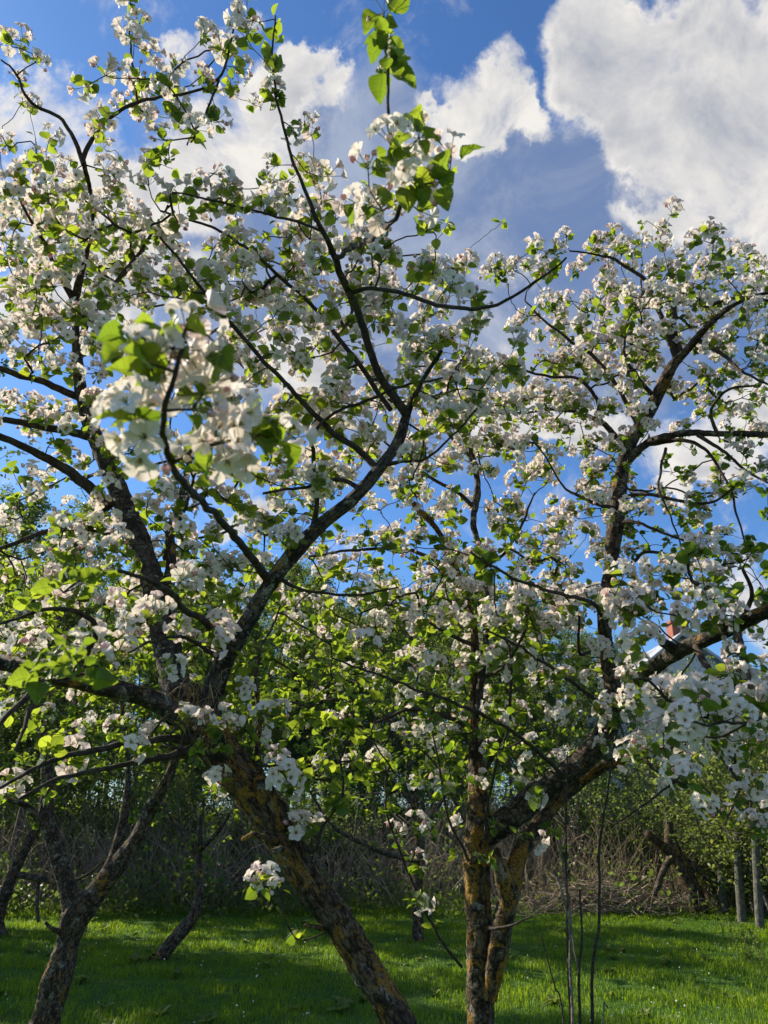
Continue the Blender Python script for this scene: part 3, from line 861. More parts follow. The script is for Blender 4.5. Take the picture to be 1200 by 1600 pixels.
br(B, 6, (940, 660, 3.75, 9), (930, 620, 3.6, 7), (900, 590, 3.5, 6), (860, 590, 3.4, 5), (800, 575, 3.3, 4), (740, 575, 3.2, 3))
br(B, 5, (1090, 530, 3.5, 9), (1130, 555, 3.4, 7), (1160, 580, 3.3, 5), (1200, 600, 3.2, 4))
br(B, 6, (1120, 677, 3.45, 8), (1110, 640, 3.4, 6), (1140, 610, 3.3, 5), (1180, 600, 3.3, 4))
br(B, 3, (1090, 680, 3.5, 8), (1130, 705, 3.45, 6), (1165, 735, 3.4, 5), (1200, 755, 3.3, 4))
br(B, 3, (1010, 694, 3.75, 8), (1080, 690, 3.6, 7), (1130, 740, 3.5, 5), (1150, 800, 3.45, 4), (1165, 850, 3.4, 3))
br(B, 2, (962, 820, 3.8, 9), (990, 815, 3.7, 6), (1050, 838, 3.6, 5), (1090, 860, 3.5, 4), (1120, 890, 3.4, 3))
br(B, 3, (955, 870, 3.8, 10), (985, 880, 3.7, 7), (1010, 862, 3.6, 6), (1060, 872, 3.5, 5), (1110, 890, 3.4, 4), (1150, 885, 3.3, 3))
br(B, 3, (968, 782, 3.8, 10), (1000, 772, 3.7, 7), (1060, 782, 3.6, 6), (1110, 785, 3.5, 5), (1150, 760, 3.4, 3))
br(B, 4, (968, 795, 3.8, 9), (940, 790, 3.7, 7), (905, 775, 3.6, 6), (880, 760, 3.5, 4), (850, 710, 3.4, 3))
br(B, 2, (1040, 700, 3.7, 6), (1030, 760, 3.5, 4), (1060, 840, 3.4, 3), (1070, 900, 3.3, 2))
br(B, 2, (945, 1105, 3.76, 9), (900, 1070, 3.4, 7), (850, 1035, 3.2, 6), (800, 1005, 3.0, 5), (760, 985, 2.9, 4))
br(B, 3, (948, 990, 3.76, 10), (930, 945, 3.2, 8), (880, 930, 2.9, 7), (820, 910, 2.6, 6), (770, 885, 2.5, 5), (735, 862, 2.4, 4))
br(B, 2, (885, 1215, 3.7, 9), (830, 1165, 3.2, 7), (770, 1125, 2.8, 7), (700, 1095, 2.6, 6), (620, 1065, 2.4, 5), (560, 1043, 2.3, 4), (515, 1028, 2.2, 3))
br(B, 4, (948, 1010, 3.78, 8), (905, 1020, 3.6, 6), (905, 960, 3.5, 5), (880, 930, 3.4, 4))
br(B, 4, (745, 1010, 3.95, 10), (700, 990, 3.9, 6), (650, 960, 3.8, 5), (600, 945, 3.7, 4), (560, 960, 3.7, 3))
br(B, 5, (715, 895, 4.1, 10), (650, 862, 4.0, 7), (590, 858, 3.9, 6), (530, 862, 3.8, 5), (480, 872, 3.8, 4))
br(B, 5, (740, 790, 4.0, 9), (715, 770, 3.95, 7), (670, 745, 3.9, 6), (635, 720, 3.85, 5), (600, 690, 3.8, 4))
br(B, 4, (742, 900, 3.98, 8), (790, 860, 3.9, 6), (820, 810, 3.8, 5), (835, 770, 3.7, 3))
br(B, 4, (745, 1060, 3.95, 9), (790, 1040, 3.8, 6), (820, 985, 3.7, 5), (825, 940, 3.6, 4))
br(B, 3, (743, 1150, 3.88, 12), (700, 1120, 3.9, 8), (640, 1110, 3.9, 6), (580, 1130, 3.8, 5), (520, 1140, 3.7, 4))
br(B, 3, (748, 1230, 3.82, 12), (770, 1180, 3.7, 9), (790, 1130, 3.6, 7), (800, 1060, 3.5, 5), (795, 1010, 3.5, 4))
br(B, 2, (722, 1512, 3.75, 6), (680, 1455, 3.6, 5), (650, 1390, 3.5, 5), (625, 1330, 3.45, 4), (605, 1270, 3.4, 4), (602, 1195, 3.4, 3))
br(B, 1, (732, 1345, 3.7, 6), (700, 1275, 3.65, 5), (685, 1190, 3.6, 4), (670, 1120, 3.6, 3))
br(B, 1, (758, 1310, 3.7, 7), (764, 1240, 3.6, 5), (778, 1190, 3.55, 5), (795, 1130, 3.5, 3))
br(B, 1, (725, 1285, 3.72, 6), (690, 1210, 3.7, 4), (650, 1170, 3.6, 3), (590, 1192, 3.5, 3))
br(B, 0, (765, 1450, 3.66, 7), (790, 1447, 3.6, 5), (812, 1440, 3.55, 4), (832, 1432, 3.5, 3))
br(B, 0, (1085, 1155, 3.9, 8), (1060, 1215, 3.7, 5), (1000, 1260, 3.6, 4), (960, 1290, 3.5, 3))
br(B, 4, (1100, 1150, 3.85, 9), (1130, 1190, 3.6, 6), (1155, 1230, 3.4, 5), (1130, 1290, 3.3, 3))
br(B, 4, (1000, 1180, 3.88, 7), (1040, 1215, 3.7, 5), (1100, 1232, 3.5, 4), (1125, 1270, 3.4, 3))
br(B, 4, (1085, 1006, 2.9, 14), (1120, 1080, 2.4, 9), (1060, 1100, 2.1, 7), (1010, 1060, 2.0, 5))
br(B, 4, (1150, 976, 2.66, 14), (1170, 1060, 2.3, 9), (1190, 1120, 2.1, 6), (1120, 1130, 1.9, 5), (1070, 1125, 1.75, 4))
br(B, 4, (1130, 985, 2.7, 12), (1110, 930, 2.5, 8), (1080, 905, 2.3, 6), (1075, 860, 2.1, 4))
br(B, 4, (1160, 970, 2.6, 12), (1175, 930, 2.4, 8), (1160, 890, 2.3, 6))

def dB(px, py):
    if py > 880 and px > 960: return 2.3, 3.9
    c = 3.35 + 0.55 * clip01((py - 350) / 400)
    return c - 0.55, c + 0.75
B.grid(650, 350, [      # x = 650 .. 1200
 "00010012100", "00111112343", "20012335445", "20002445443", "11113441111", "01434332231", "01222210113", "00142310101", "00101312121", "00003230110", "00002200221", "00003232121"], dB, 1.35)
B.grid(450, 650, [      # the middle of the crown
 "000021210", "000122110", "000222200", "001222322", "112233333", "213234433", "112323222"], lambda x, y: (3.3, 4.8), 1.0)
B.grid(450, 1000, ["110111111", "101111111", "010111110", "011011011", "001011010", "000010010"], lambda x, y: (3.3, 4.8), 1.0, comp=False)
B.grid(550, 950, ["1121222", "1112121", "0112121", "0011110"], lambda x, y: (3.0, 4.4), 0.7)
B.grid(850, 950, ["1332221", "2323232", "1222323", "0222332", "0112222", "0011111", "0000011"], dB, 0.75)
B.grid(950, 700, ["22222", "23333", "23333", "33332", "23222", "22222", "22222", "22222", "22222"], dB, 0.7, B.tufts)
B.grid(450, 800, ["111122221", "112223332", "222222222", "222222222", "222222222", "222222211", "122222210", "022333211", "012233210"], lambda x, y: (3.0, 4.6), 1.7, B.tufts)
B.grid(700, 350, ["0011111011", "0111111111", "0111111111", "0011111111", "1111111111", "1122211111", "1122221111", "1122222111"], dB, 0.4, B.tufts)
for px, py, Y in [(648, 1402, 3.45), (650, 1412, 3.46), (715, 1335, 3.6), (750, 1335, 3.66), (770, 1340, 3.6), (680, 1440, 3.6), (655, 1360, 3.5), (775, 1290, 3.6), (880, 1330, 3.6), (860, 1290, 3.7), (870, 1300, 3.6), (815, 1300, 3.6), (610, 1265, 3.4), (625, 1320, 3.45)]:
    B.tufts.append(P(px, py, Y))
for px, py, Y in [(720, 1288, 3.7), (835, 1312, 3.6), (690, 1222, 3.65), (830, 1195, 3.5), (820, 1205, 3.55), (650, 1290, 3.5), (645, 1345, 3.5), (593, 1192, 3.4), (660, 500, 3.4), (662, 535, 3.4), (670, 560, 3.4), (655, 480, 3.4)]:
    B.clusters.append(P(px, py, Y))
for px, py, Y, k in [(1070, 1128, 1.75, 3), (1095, 855, 2.0, 4), (1105, 938, 2.1, 1), (1150, 1120, 1.9, 0), (1140, 1050, 2.1, 4)]:
    B.hi.append((P(px, py, Y), k))
B.grow(1.2)
B.finish()

# ================================================================== apple trees further back
D = AppleTree('old apple tree with a low V-shaped fork standing in shade behind the leaning one', (-2.3, 6.0, 0), 0.72)
D.limb([(66, 1612, 6, 66), (90, 1530, 6, 58), (108, 1465, 6, 58), (122, 1425, 6, 60), (135, 1400, 6, 50)], 'trunk', 'bark', 1.5, world_first=[(-2.34, 6, -0.06, 0.24), (-2.32, 6, 0.06, 0.19)])
D.limb([(118, 1435, 6, 50), (104, 1380, 6, 38), (86, 1320, 6, 34), (72, 1270, 6, 30), (75, 1220, 6, 25), (66, 1150, 6, 18), (50, 1080, 6, 12), (40, 1010, 6, 7)], 'limb', 'bark')
D.limb([(128, 1425, 6, 50), (152, 1392, 6, 44), (185, 1350, 6, 40), (215, 1310, 6, 33), (236, 1262, 6, 29), (262, 1215, 5.9, 23), (285, 1160, 5.9, 15), (320, 1090, 5.9, 10), (350, 1000, 5.9, 6)], 'limb', 'bark')
D.limb([(148, 1398, 6.05, 34), (168, 1362, 6.15, 26), (186, 1312, 6.2, 24), (196, 1262, 6.2, 18), (200, 1200, 6.2, 12), (190, 1100, 6.2, 8), (170, 1000, 6.2, 5)], 'limb', 'bark')
D.limb([(78, 1300, 6, 20), (45, 1262, 5.9, 14), (15, 1250, 5.8, 10), (-30, 1230, 5.7, 7)], 'branch', 'bark')
D.limb([(100, 1460, 5.95, 14), (80, 1450, 5.85, 9), (70, 1440, 5.8, 7)], 'stub', 'bark', 0.7, attach=False)
D.grid(0, 850, ["00101110000", "11111111000", "11111111000", "1111111100", "0111111100", "0111010100", "0010100000"], lambda x, y: (5.2, 7.4), 1.0)
D.grid(-50, 800, ["222222221100", "333333332210", "444444443320", "444444444430", "444444444432", "444444444421", "334443343310", "112233222110", "011111111000", "001001000000"], lambda x, y: (4.9, 7.8), 1.5, D.tufts)
D.grow(2.5)
D.finish(8.0, 0.058, 0.35)

E = AppleTree('slender apple tree with bright leaves in the gap between the two largest trunks', (0.5, 11.0, 0))
E.limb([(655, 1478, 11, 24), (652, 1400, 11, 20), (656, 1320, 11, 18), (648, 1260, 11, 15), (640, 1190, 11, 11), (630, 1110, 11, 7)], 'trunk', 'bark', 1.2, world_first=[(0.47, 11, -0.05, 0.2)])
E.limb([(654, 1345, 11, 12), (610, 1335, 10.6, 10), (570, 1320, 10.2, 8), (520, 1290, 9.9, 5), (480, 1230, 9.7, 4)], 'limb', 'bark')
E.limb([(655, 1300, 11, 12), (690, 1250, 11, 9), (730, 1180, 11, 7), (760, 1110, 11, 4)], 'limb', 'bark')
E.limb([(648, 1260, 11, 10), (600, 1200, 11, 8), (560, 1130, 11, 6), (520, 1060, 11, 4)], 'limb', 'bark')
E.grid(400, 1000, ["1111111110", "1211111110", "1212121110", "0121111000"], lambda x, y: (9.9, 12.3), 0.5)
E.grid(350, 980, ["223333333222", "344444443332", "444444444432", "444444444321", "244444332210", "022332111000", "001110100000"], lambda x, y: (9.9, 12.3), 2.4, E.tufts)
E.grow(4)
E.finish(10.0, 0.062, 0.4)

F_ = AppleTree('small apple sapling with thin grey trunk leaning low over the grass', (-2.6, 9.8, 0))
F_.limb([(238, 1512, 9.8, 28), (270, 1470, 9.8, 25), (303, 1430, 9.8, 21), (311, 1380, 9.8, 13), (310, 1335, 9.8, 11), (314, 1290, 9.8, 7), (318, 1250, 9.8, 4)], 'trunk', 'bark', 1.2, world_first=[tuple(P(225, 1530, 9.8)[:2]) + (-0.04, 0.16)])
F_.limb([(311, 1330, 9.8, 10), (340, 1300, 9.7, 7), (365, 1265, 9.6, 5), (400, 1240, 9.5, 3)], 'limb', 'bark')
F_.limb([(310, 1345, 9.8, 9), (285, 1300, 9.8, 7), (262, 1270, 9.8, 5), (240, 1225, 9.8, 3)], 'limb', 'bark')
F_.grid(220, 1180, ["1212", "2222", "1221", "0110"], lambda x, y: (9.0, 10.6), 2.0, F_.tufts)
F_.grow(3)
F_.finish(7.0, 0.055, 0.3)

H = AppleTree('crooked dark apple tree at the shady edge of the thicket', tuple(P(-5, 1440, 11.5)[:2]) + (0,), 0.62)
H.limb([(-5, 1440, 11.5, 34), (10, 1390, 11.5, 30), (35, 1335, 11.5, 25), (58, 1290, 11.5, 20), (75, 1240, 11.5, 15), (60, 1170, 11.5, 9)], 'trunk', 'bark', 1.2, world_first=[tuple(P(-12, 1460, 11.5)[:2]) + (-0.04, 0.26)])
H.limb([(20, 1365, 11.5, 18), (60, 1372, 11.4, 14), (95, 1378, 11.3, 11), (130, 1370, 11.2, 7), (170, 1340, 11, 4)], 'limb', 'bark')
H.limb([(60, 1378, 11.4, 9), (58, 1405, 11.4, 8), (60, 1440, 11.4, 8)], 'limb', 'bark')
H.grid(-100, 1000, ["33333210", "34444320", "34444331", "34443331", "24432220", "12211110"], lambda x, y: (10, 13), 2.2, H.tufts)
H.grow(4)
H.finish(8.0, 0.065, 0.3)

# ================================================================== bare shoots by the upright tree, grass in the crotch
SH = [([(893, 1700), (890, 1560), (886, 1400), (884, 1300), (886, 1180)], 3.55, 5, 'M', 'straight brown sucker shoot rising past the lichened limb'),
      ([(896, 1700), (893, 1560), (891, 1430), (882, 1370), (874, 1312)], 3.5, 6, 'D', 'pale dry stem with a kink beside the straight brown shoot'),
      ([(898, 1700), (905, 1560), (909, 1470), (906, 1390)], 3.6, 6, 'M', 'short dark leafless sucker shoot cut off at knee height'),
      ([(915, 1700), (925, 1560), (936, 1440), (937, 1320), (950, 1235), (962, 1150)], 3.6, 6, 'M', 'wavy dark sucker shoot rising to the flowering limb'),
      ([(892, 1690), (880, 1600), (866, 1540), (845, 1460)], 3.4, 4, 'M', 'thin bowed shoot tilting toward the forked trunk'),
      ([(930, 1700), (942, 1600), (950, 1575)], 3.5, 4, 'D', 'tiny pale shoot tip at the foot of the wavy shoot'),
      ([(868, 1360), (890, 1440), (899, 1490), (904, 1520)], 3.48, 4, 'D', 'pale broken twig leaning across the shoots')]
for pts, Y, w, k, lab in SH:
    rows = []
    for px, py in pts:
        p = P(px, py, Y); rows.append([*p, 0.5 * w * float(pix(p)[2]) / F_PX])
    if pts[0][1] > 1600: rows[0][2] = 0.0
    rows = np.array(rows)
    if pts[0][1] < 1600: pass
    base = rows[0, :3].copy()
    sp = spline(rows, 0.02)
    for i, q in enumerate(sp):
        q[0] += 0.004 * mnoise.noise((i * 0.2, Y * 7, w))
    r = sp[:, 3] * np.linspace(1.15, 0.5, len(sp))
    g = Geo(); add_tube(g, sp[:, :3] - base, r, 8, bark=0.12, seed=Y)
    for i in range(6, len(sp) - 2, 7):                                     # bud nodes
        g2 = sp[i, :3] - base
        add_tube(g, np.array([g2, g2 + np.array([0.006 * (-1) ** i, -0.002, 0.008])]), np.array([r[i] * 0.7, 0.0006]), 5)
    o = link('sucker_shoot', g.build('sucker_shoot', [M['twig'] if k == 'M' else M['dead']]), None, tuple(base))
    thing(o, lab, 'shoot', 'bare shoots beside the upright apple tree')

M['straw'] = plain('straw', (0.30, 0.24, 0.14), (0.20, 0.16, 0.10), 30, 0.8)
g = Geo()
c0 = P(318, 1075, 2.62)
for i in range(48):
    a = c0 + rng.normal(0, 1, 3) * np.array([0.045, 0.02, 0.06])
    d = np.array([rng.normal(0, 0.5), rng.normal(-0.2, 0.3), rng.normal(-0.2, 0.9)])
    L = rng.uniform(0.05, 0.14)
    C = np.array([a, a + unit(d) * L * 0.5 + rng.normal(0, 0.008, 3), a + unit(d) * L + np.array([0, 0, -0.03])])
    add_tube(g, spline(C, 0.02) - c0, np.full(len(spline(C, 0.02)), 0.0009), 3)
thing(link('dry_grass_tuft', g.build('dry_grass_tuft', [M['straw']]), None, tuple(c0)), 'wisps of dry grass caught in the crotch of the leaning trunk', 'dry grass')

# ================================================================== ground and grass
def ground_z(x, y):
    return 0.0
m, t, out = material('meadow_soil')
co = t.n('ShaderNodeTexCoord').outputs['Object']
gc = t.mix(t.rng(t.noise(co, 1.3, 6, 0.6), 0.3, 0.7), rgb(0.026, 0.075, 0.008), rgb(0.06, 0.12, 0.014))
gc = t.mix(t.math('MULTIPLY', t.rng(t.noise(co, 0.5, 5, 0.6), 0.58, 0.7), 0.6), gc, rgb(0.06, 0.055, 0.03))
gb = t.n('ShaderNodeBump'); gb.inputs['Strength'].default_value = 0.6; gb.inputs['Distance'].default_value = 0.05
t.l(t.noise(co, 14, 6, 0.65), gb.inputs['Height'])
t.l(principled(t, gc, 0.9, 0.2, gb.outputs[0]).outputs[0], out.inputs[0])
M['soil'] = m
nx = 60
xs = np.sign(np.linspace(-1, 1, nx)) * np.abs(np.linspace(-1, 1, nx)) ** 3 * 900
X, Yg = np.meshgrid(xs, xs + 10)
V = np.stack([X.ravel(), Yg.ravel(), np.zeros(nx * nx)], -1)
q = np.arange(nx * nx).reshape(nx, nx)
Q = np.stack([q[:-1, :-1], q[:-1, 1:], q[1:, 1:], q[1:, :-1]], -1).reshape(-1, 4)
o = link('ground', make_mesh('ground', V, [Q], [M['soil']])); o['kind'] = 'structure'

def grass_field():
    n = 340000
    y = 5.2 + 10.6 * rng.random(n) ** 0.85
    x = (rng.random(n) * 2 - 1) * (0.60 * y + 1.6)
    extra = 26000
    y = np.concatenate([y, rng.uniform(1.8, 5.2, extra)]); x = np.concatenate([x, rng.uniform(-3.4, 3.4, extra)])
    cl = np.array([mnoise.noise((a * 1.7, b * 1.7, 3.3)) + 0.6 * mnoise.noise((a * 5, b * 5, 9.1)) for a, b in zip(x, y)])
    keep = rng.random(len(x)) < np.clip(0.72 + 0.55 * cl, 0.25, 1)
    x, y, cl = x[keep], y[keep], cl[keep]
    n = len(x)
    h = (0.038 + 0.035 * rng.random(n) ** 2) * (1 + 0.75 * np.clip(cl, -0.6, 1.2))
    h *= 1 + 0.9 * np.clip((y - 13.0) / 2.5, 0, 1)
    w = rng.uniform(0.0016, 0.0030, n) * (1 + 0.06 * y)
    a = rng.uniform(0, 2 * math.pi, n)
    lean = rng.normal(0, 0.75, n) * h
    ux, uy = np.cos(a), np.sin(a)
    lx, ly = -uy * lean, ux * lean
    b = np.stack([x, y, np.full(n, -0.005)], -1)
    u = np.stack([ux, uy, np.zeros(n)], -1) * w[:, None]
    mid = b + np.stack([lx * 0.3, ly * 0.3, h * 0.6], -1)
    tip = b + np.stack([lx, ly, h * (1 - 0.25 * np.abs(lean) / h)], -1)
    V = np.stack([b - u, b + u, mid + u * 0.75, mid - u * 0.75, tip], 1).reshape(-1, 3)
    k = np.arange(n)[:, None] * 5
    Q = k + np.array([[0, 1, 2, 3]]); T = k + np.array([[3, 2, 4]])
    tint = np.clip(0.45 + 0.4 * cl + rng.normal(0, 0.16, n), 0, 1)
    me = make_mesh('grass', V, [Q, T], [M['grass']], None, {'tint': np.repeat(tint, 5)})
    o = link('grass', me); o['kind'] = 'stuff'
grass_field()

def fallen_petals():
    n = 1100
    y = rng.uniform(5.0, 12.5, n); x = rng.uniform(-0.6, 0.6, n) * y
    k = np.array([mnoise.noise((a * 0.7, b * 0.7, 8.8)) for a, b in zip(x, y)])
    keep = rng.random(n) < np.clip(0.35 + k, 0.05, 1); x, y = x[keep], y[keep]; n = len(x)
    g = Geo(); V, Q = petal(0.02, 0.016, 0.3, 0.4, 4, 3, np.random.default_rng(5))
    scatter(g, V, [(Q, 0)], rot_to(rng.normal(0, 0.6, (n, 3)) + [0, 0, 0.8], rng.uniform(0, 6, n)), np.stack([x, y, rng.uniform(0.015, 0.07, n)], -1), rng.uniform(0.6, 1.1, n), tint=rng.uniform(0, 0.25, n))
    o = link('fallen_petals', g.build('fallen_petals', [M['petal']])); o['kind'] = 'stuff'
fallen_petals()

# broad-leaved weeds in the grass
def weed_mesh(seed):
    rg = np.random.default_rng(seed)
    g = Geo(); n = rg.integers(10, 18)
    a = rg.uniform(0, 6.28, n); el = rg.uniform(0.25, 1.1, n)
    Dv = np.stack([np.cos(a) * np.cos(el), np.sin(a) * np.cos(el), np.sin(el)], -1)
    side = np.cross(Dv, [0, 0, 1.0]); side /= np.linalg.norm(side, axis=1)[:, None]
    Rm = np.stack([side, np.cross(Dv, side) * -1, Dv], -1)
    scatter(g, LEAF_HI[0] * np.array([0.8, 1, 1]), LEAF_HI[1], Rm, rg.normal(0, 0.012, (n, 3)) * [1, 1, 0], rg.uniform(0.08, 0.2, n), tint=rg.uniform(0.1, 0.8, n))
    return g.build('weed', [M['shrub_leaf']])
WM = [weed_mesh(i) for i in range(4)]
for i in range(90):
    y = rng.uniform(6.8, 13.8); x = rng.uniform(-0.5, 0.5) * y + 0.0
    o = link('weed', WM[i % 4], None, (x, y, 0)); o.rotation_euler = (0, 0, rng.uniform(0, 6.28)); o.scale = (rng.uniform(0.3, 0.7),) * 3
    thing(o, 'low rosette of broad green weed leaves in the shaded grass', 'weed', 'weeds scattered in the grass')

# seed stalks at the sunny edge
def stalk_mesh(seed):
    rg = np.random.default_rng(seed); g = Geo()
    H_ = rg.uniform(0.34, 0.5); b = rg.normal(0, 0.05, 2)
    C = spline(np.array([[0, 0, 0], [b[0] * 0.3, b[1] * 0.3, H_ * 0.5], [b[0], b[1], H_]]), 0.03)
    V, Q, T, _ = tube(C, np.linspace(0.004, 0.002, len(C)), 5); g.add(V, [(Q, 0), (T, 0)], tint=np.full(len(V), 0.9))
    n = 60; t_ = rg.uniform(0.45, 1.0, n); k = (t_ * (len(C) - 1)).astype(int)
    a = rg.uniform(0, 6.28, n); Dv = np.stack([np.cos(a) * 0.8, np.sin(a) * 0.8, np.full(n, 0.7)], -1)
    scatter(g, LEAF[0], LEAF[1], rot_to(Dv, rg.uniform(0, 6, n)), C[k], rg.uniform(0.018, 0.034, n), tint=rg.uniform(0.7, 1, n))
    return g.build('seed_stalk', [M['shrub_leaf']])
for i, (px, py, Y) in enumerate([(1150, 1498, 9.8), (1138, 1502, 9.7), (1168, 1515, 9.3), (1190, 1512, 9.4), (1182, 1535, 8.8), (1205, 1540, 8.6), (1162, 1540, 8.8), (1195, 1560, 8.3)]):
    p = P(px, py, Y); o = link('seed_stalk', stalk_mesh(50 + i), None, (p[0], Y, 0))
    thing(o, 'pale upright seed stalk catching the sun by the fence posts', 'plant', 'seed stalks at the sunny edge')

# ================================================================== fence posts and the dead trunks
for px, yb, yt, Y, w, lab in [(1128, 1428, 1303, 13.6, 15, 'grey round fence post, dark on its shaded face, first from the dead trunks'), (1134, 1424, 1291, 14.6, 9, 'pale sunlit thin stake just behind the first grey post'), (1155, 1440, 1295, 12.8, 15, 'dark weathered post leaning slightly, between the stake and the end post'), (1184, 1456, 1308, 12.0, 15, 'light grey round end post nearest the seed stalks')]:
    b, tp = P(px + 3, yb, Y), P(px - 4, yt, Y)
    r = 0.40 * w * float(pix(tp)[2]) / F_PX
    bz = np.array([b[0], Y, -0.1])
    C = spline(np.array([[*bz], [*(b * 0.5 + tp * 0.5)], [*tp]]), 0.04)
    g = Geo(); add_tube(g, C - np.array([b[0], Y, 0]), np.linspace(r * 1.12, r * 0.95, len(C)), 20, bark=0.5, seed=px)
    thing(link('fence_post', g.build('fence_post', [M['post']]), None, (b[0], Y, 0)), lab, 'fence post', 'old fence posts by the thicket')

dt = thing(empty('dead_tree', tuple(P(1090, 1412, 13.7)[:2]) + (0,)), 'fallen dead tree with crossed dark boughs lying in the dry thicket', 'dead tree')
for nm, pts in [('trunk', [(1092, 1420, 13.7, 32), (1080, 1390, 13.7, 29), (1068, 1360, 13.7, 27), (1052, 1330, 13.7, 24), (1046, 1305, 13.7, 15), (1044, 1285, 13.7, 11)]),
                ('bough', [(1062, 1350, 13.7, 18), (1045, 1330, 13.65, 16), (1028, 1316, 13.55, 13), (1010, 1302, 13.45, 11)]),
                ('bough', [(1052, 1335, 13.70, 14), (1042, 1350, 13.55, 11), (1033, 1370, 13.35, 10), (1022, 1398, 13.25, 9)]),
                ('bough', [(1070, 1345, 13.7, 14), (1095, 1362, 13.65, 11), (1120, 1385, 13.55, 9)])]:
    rows = np.array([[*P(a, b, c), 0.5 * w * float(pix(P(a, b, c))[2]) / F_PX] for a, b, c, w in pts])
    sp = spline(rows, 0.05); g = Geo(); add_tube(g, sp[:, :3] - np.array(dt.location), sp[:, 3], 16, bark=1.0, seed=rng.uniform(0, 9))
    link(nm, g.build(nm, [M['bark']]), dt)

# ================================================================== dry thicket
M['cane'] = None
m, t, out = material('dry_cane')
t.l(principled(t, t.mix(attr(t, 'tint'), rgb(0.13, 0.11, 0.085), rgb(0.48, 0.39, 0.28)), 0.8, 0.2).outputs[0], out.inputs[0])
M['cane'] = m
def thicket():
    g = Geo(); n = 4200
    for i in range(n):
        y = 14.0 + 4.5 * rng.random() ** 1.3; x = rng.uniform(-0.62, 0.60) * y
        H_ = rng.uniform(0.7, 1.9) * (0.55 + 0.45 * min(1, (y - 13.6) / 1.5))
        lean = rng.normal(0, 0.45, 2) * H_
        arch = rng.random() < 0.16
        b = np.array([x, y, 0.0])
        if arch:
            L = rng.uniform(0.6, 1.6); d = unit(rng.normal(0, 1, 3) * [1, 0.6, 0])
            C = np.array([b, b + d * L * 0.3 + [0, 0, H_ * 0.6], b + d * L * 0.7 + [0, 0, H_ * 0.62], b + d * L * 1.1 + [0, 0, H_ * 0.2]])
        else:
            C = np.array([b, b + [lean[0] * 0.35, lean[1] * 0.35, H_ * 0.5], b + [lean[0], lean[1], H_]])
        C = spline(C, 0.35)
        r = np.linspace(1, 0.45, len(C)) * rng.uniform(0.003, 0.008)
        add_tube(g, C, r, 3, tint=np.clip(rng.normal(0.4, 0.25), 0, 1))
    o = link('dry_undergrowth', g.build('dry_undergrowth', [M['cane']])); o['kind'] = 'stuff'
    g = Geo(); n = 800                                            # the low heap of cut brush
    for i in range(n):
        c = np.array([rng.normal(3.5, 0.8), rng.normal(14.0, 0.3), 0]); hh = 0.38 * math.exp(-((c[0] - 3.5) / 1.0) ** 2)
        c[2] = rng.uniform(0.02, 0.05 + hh)
        d = unit(rng.normal(0, 1, 3) * [1, 0.7, 0.35]); L = rng.uniform(0.3, 1.0)
        C = spline(np.array([c - d * L * 0.5, c + rng.normal(0, 0.05, 3), c + d * L * 0.5]), 0.3); C[:, 2] = np.maximum(C[:, 2], 0.01)
        add_tube(g, C, np.full(len(C), rng.uniform(0.003, 0.008)), 3, tint=np.clip(rng.normal(0.55, 0.25), 0, 1))
    thing(link('brush_heap', g.build('brush_heap', [M['cane']])), 'low grey heap of cut dry brush at the edge of the grass', 'brush heap')
thicket()

# ================================================================== shrubs and the wood
def undergrowth():
    n = 70000
    y = 13.2 + 5.5 * rng.random(n) ** 1.1; x = rng.uniform(-0.62, 0.60, n) * y
    d = np.array([mnoise.noise((a * 0.8, b * 0.8, 1.7)) + 0.5 * mnoise.noise((a * 2.6, b * 2.6, 4.4)) for a, b in zip(x, y)])
    keep = rng.random(n) < np.clip(0.45 + 1.1 * d, 0.04, 1) * np.where(x > 1.2, 0.22, 0.6)
    x, y, d = x[keep], y[keep], d[keep]; n = len(x)
    z = rng.random(n) ** 1.4 * (0.35 + 1.0 * np.clip(d, 0, 1) + 0.25 * np.clip(y - 14, 0, 3))
    g = Geo()
    scatter(g, LEAF[0], LEAF[1], rot_to(rng.normal(0, 1, (n, 3)), rng.uniform(0, 6, n)), np.stack([x, y, z + 0.02], -1), rng.uniform(0.05, 0.11, n), tint=np.clip(rng.normal(0.4, 0.25, n), 0, 1))
    o = link('undergrowth', g.build('undergrowth', [M['wood_leaf']])); o['kind'] = 'stuff'

CARD = (np.array([(0, 0, 0), (0.32, 0.06, 0.5), (0, -0.04, 1.0), (-0.32, 0.06, 0.5)]), [(np.array([(0, 1, 2, 3)]), 0)])

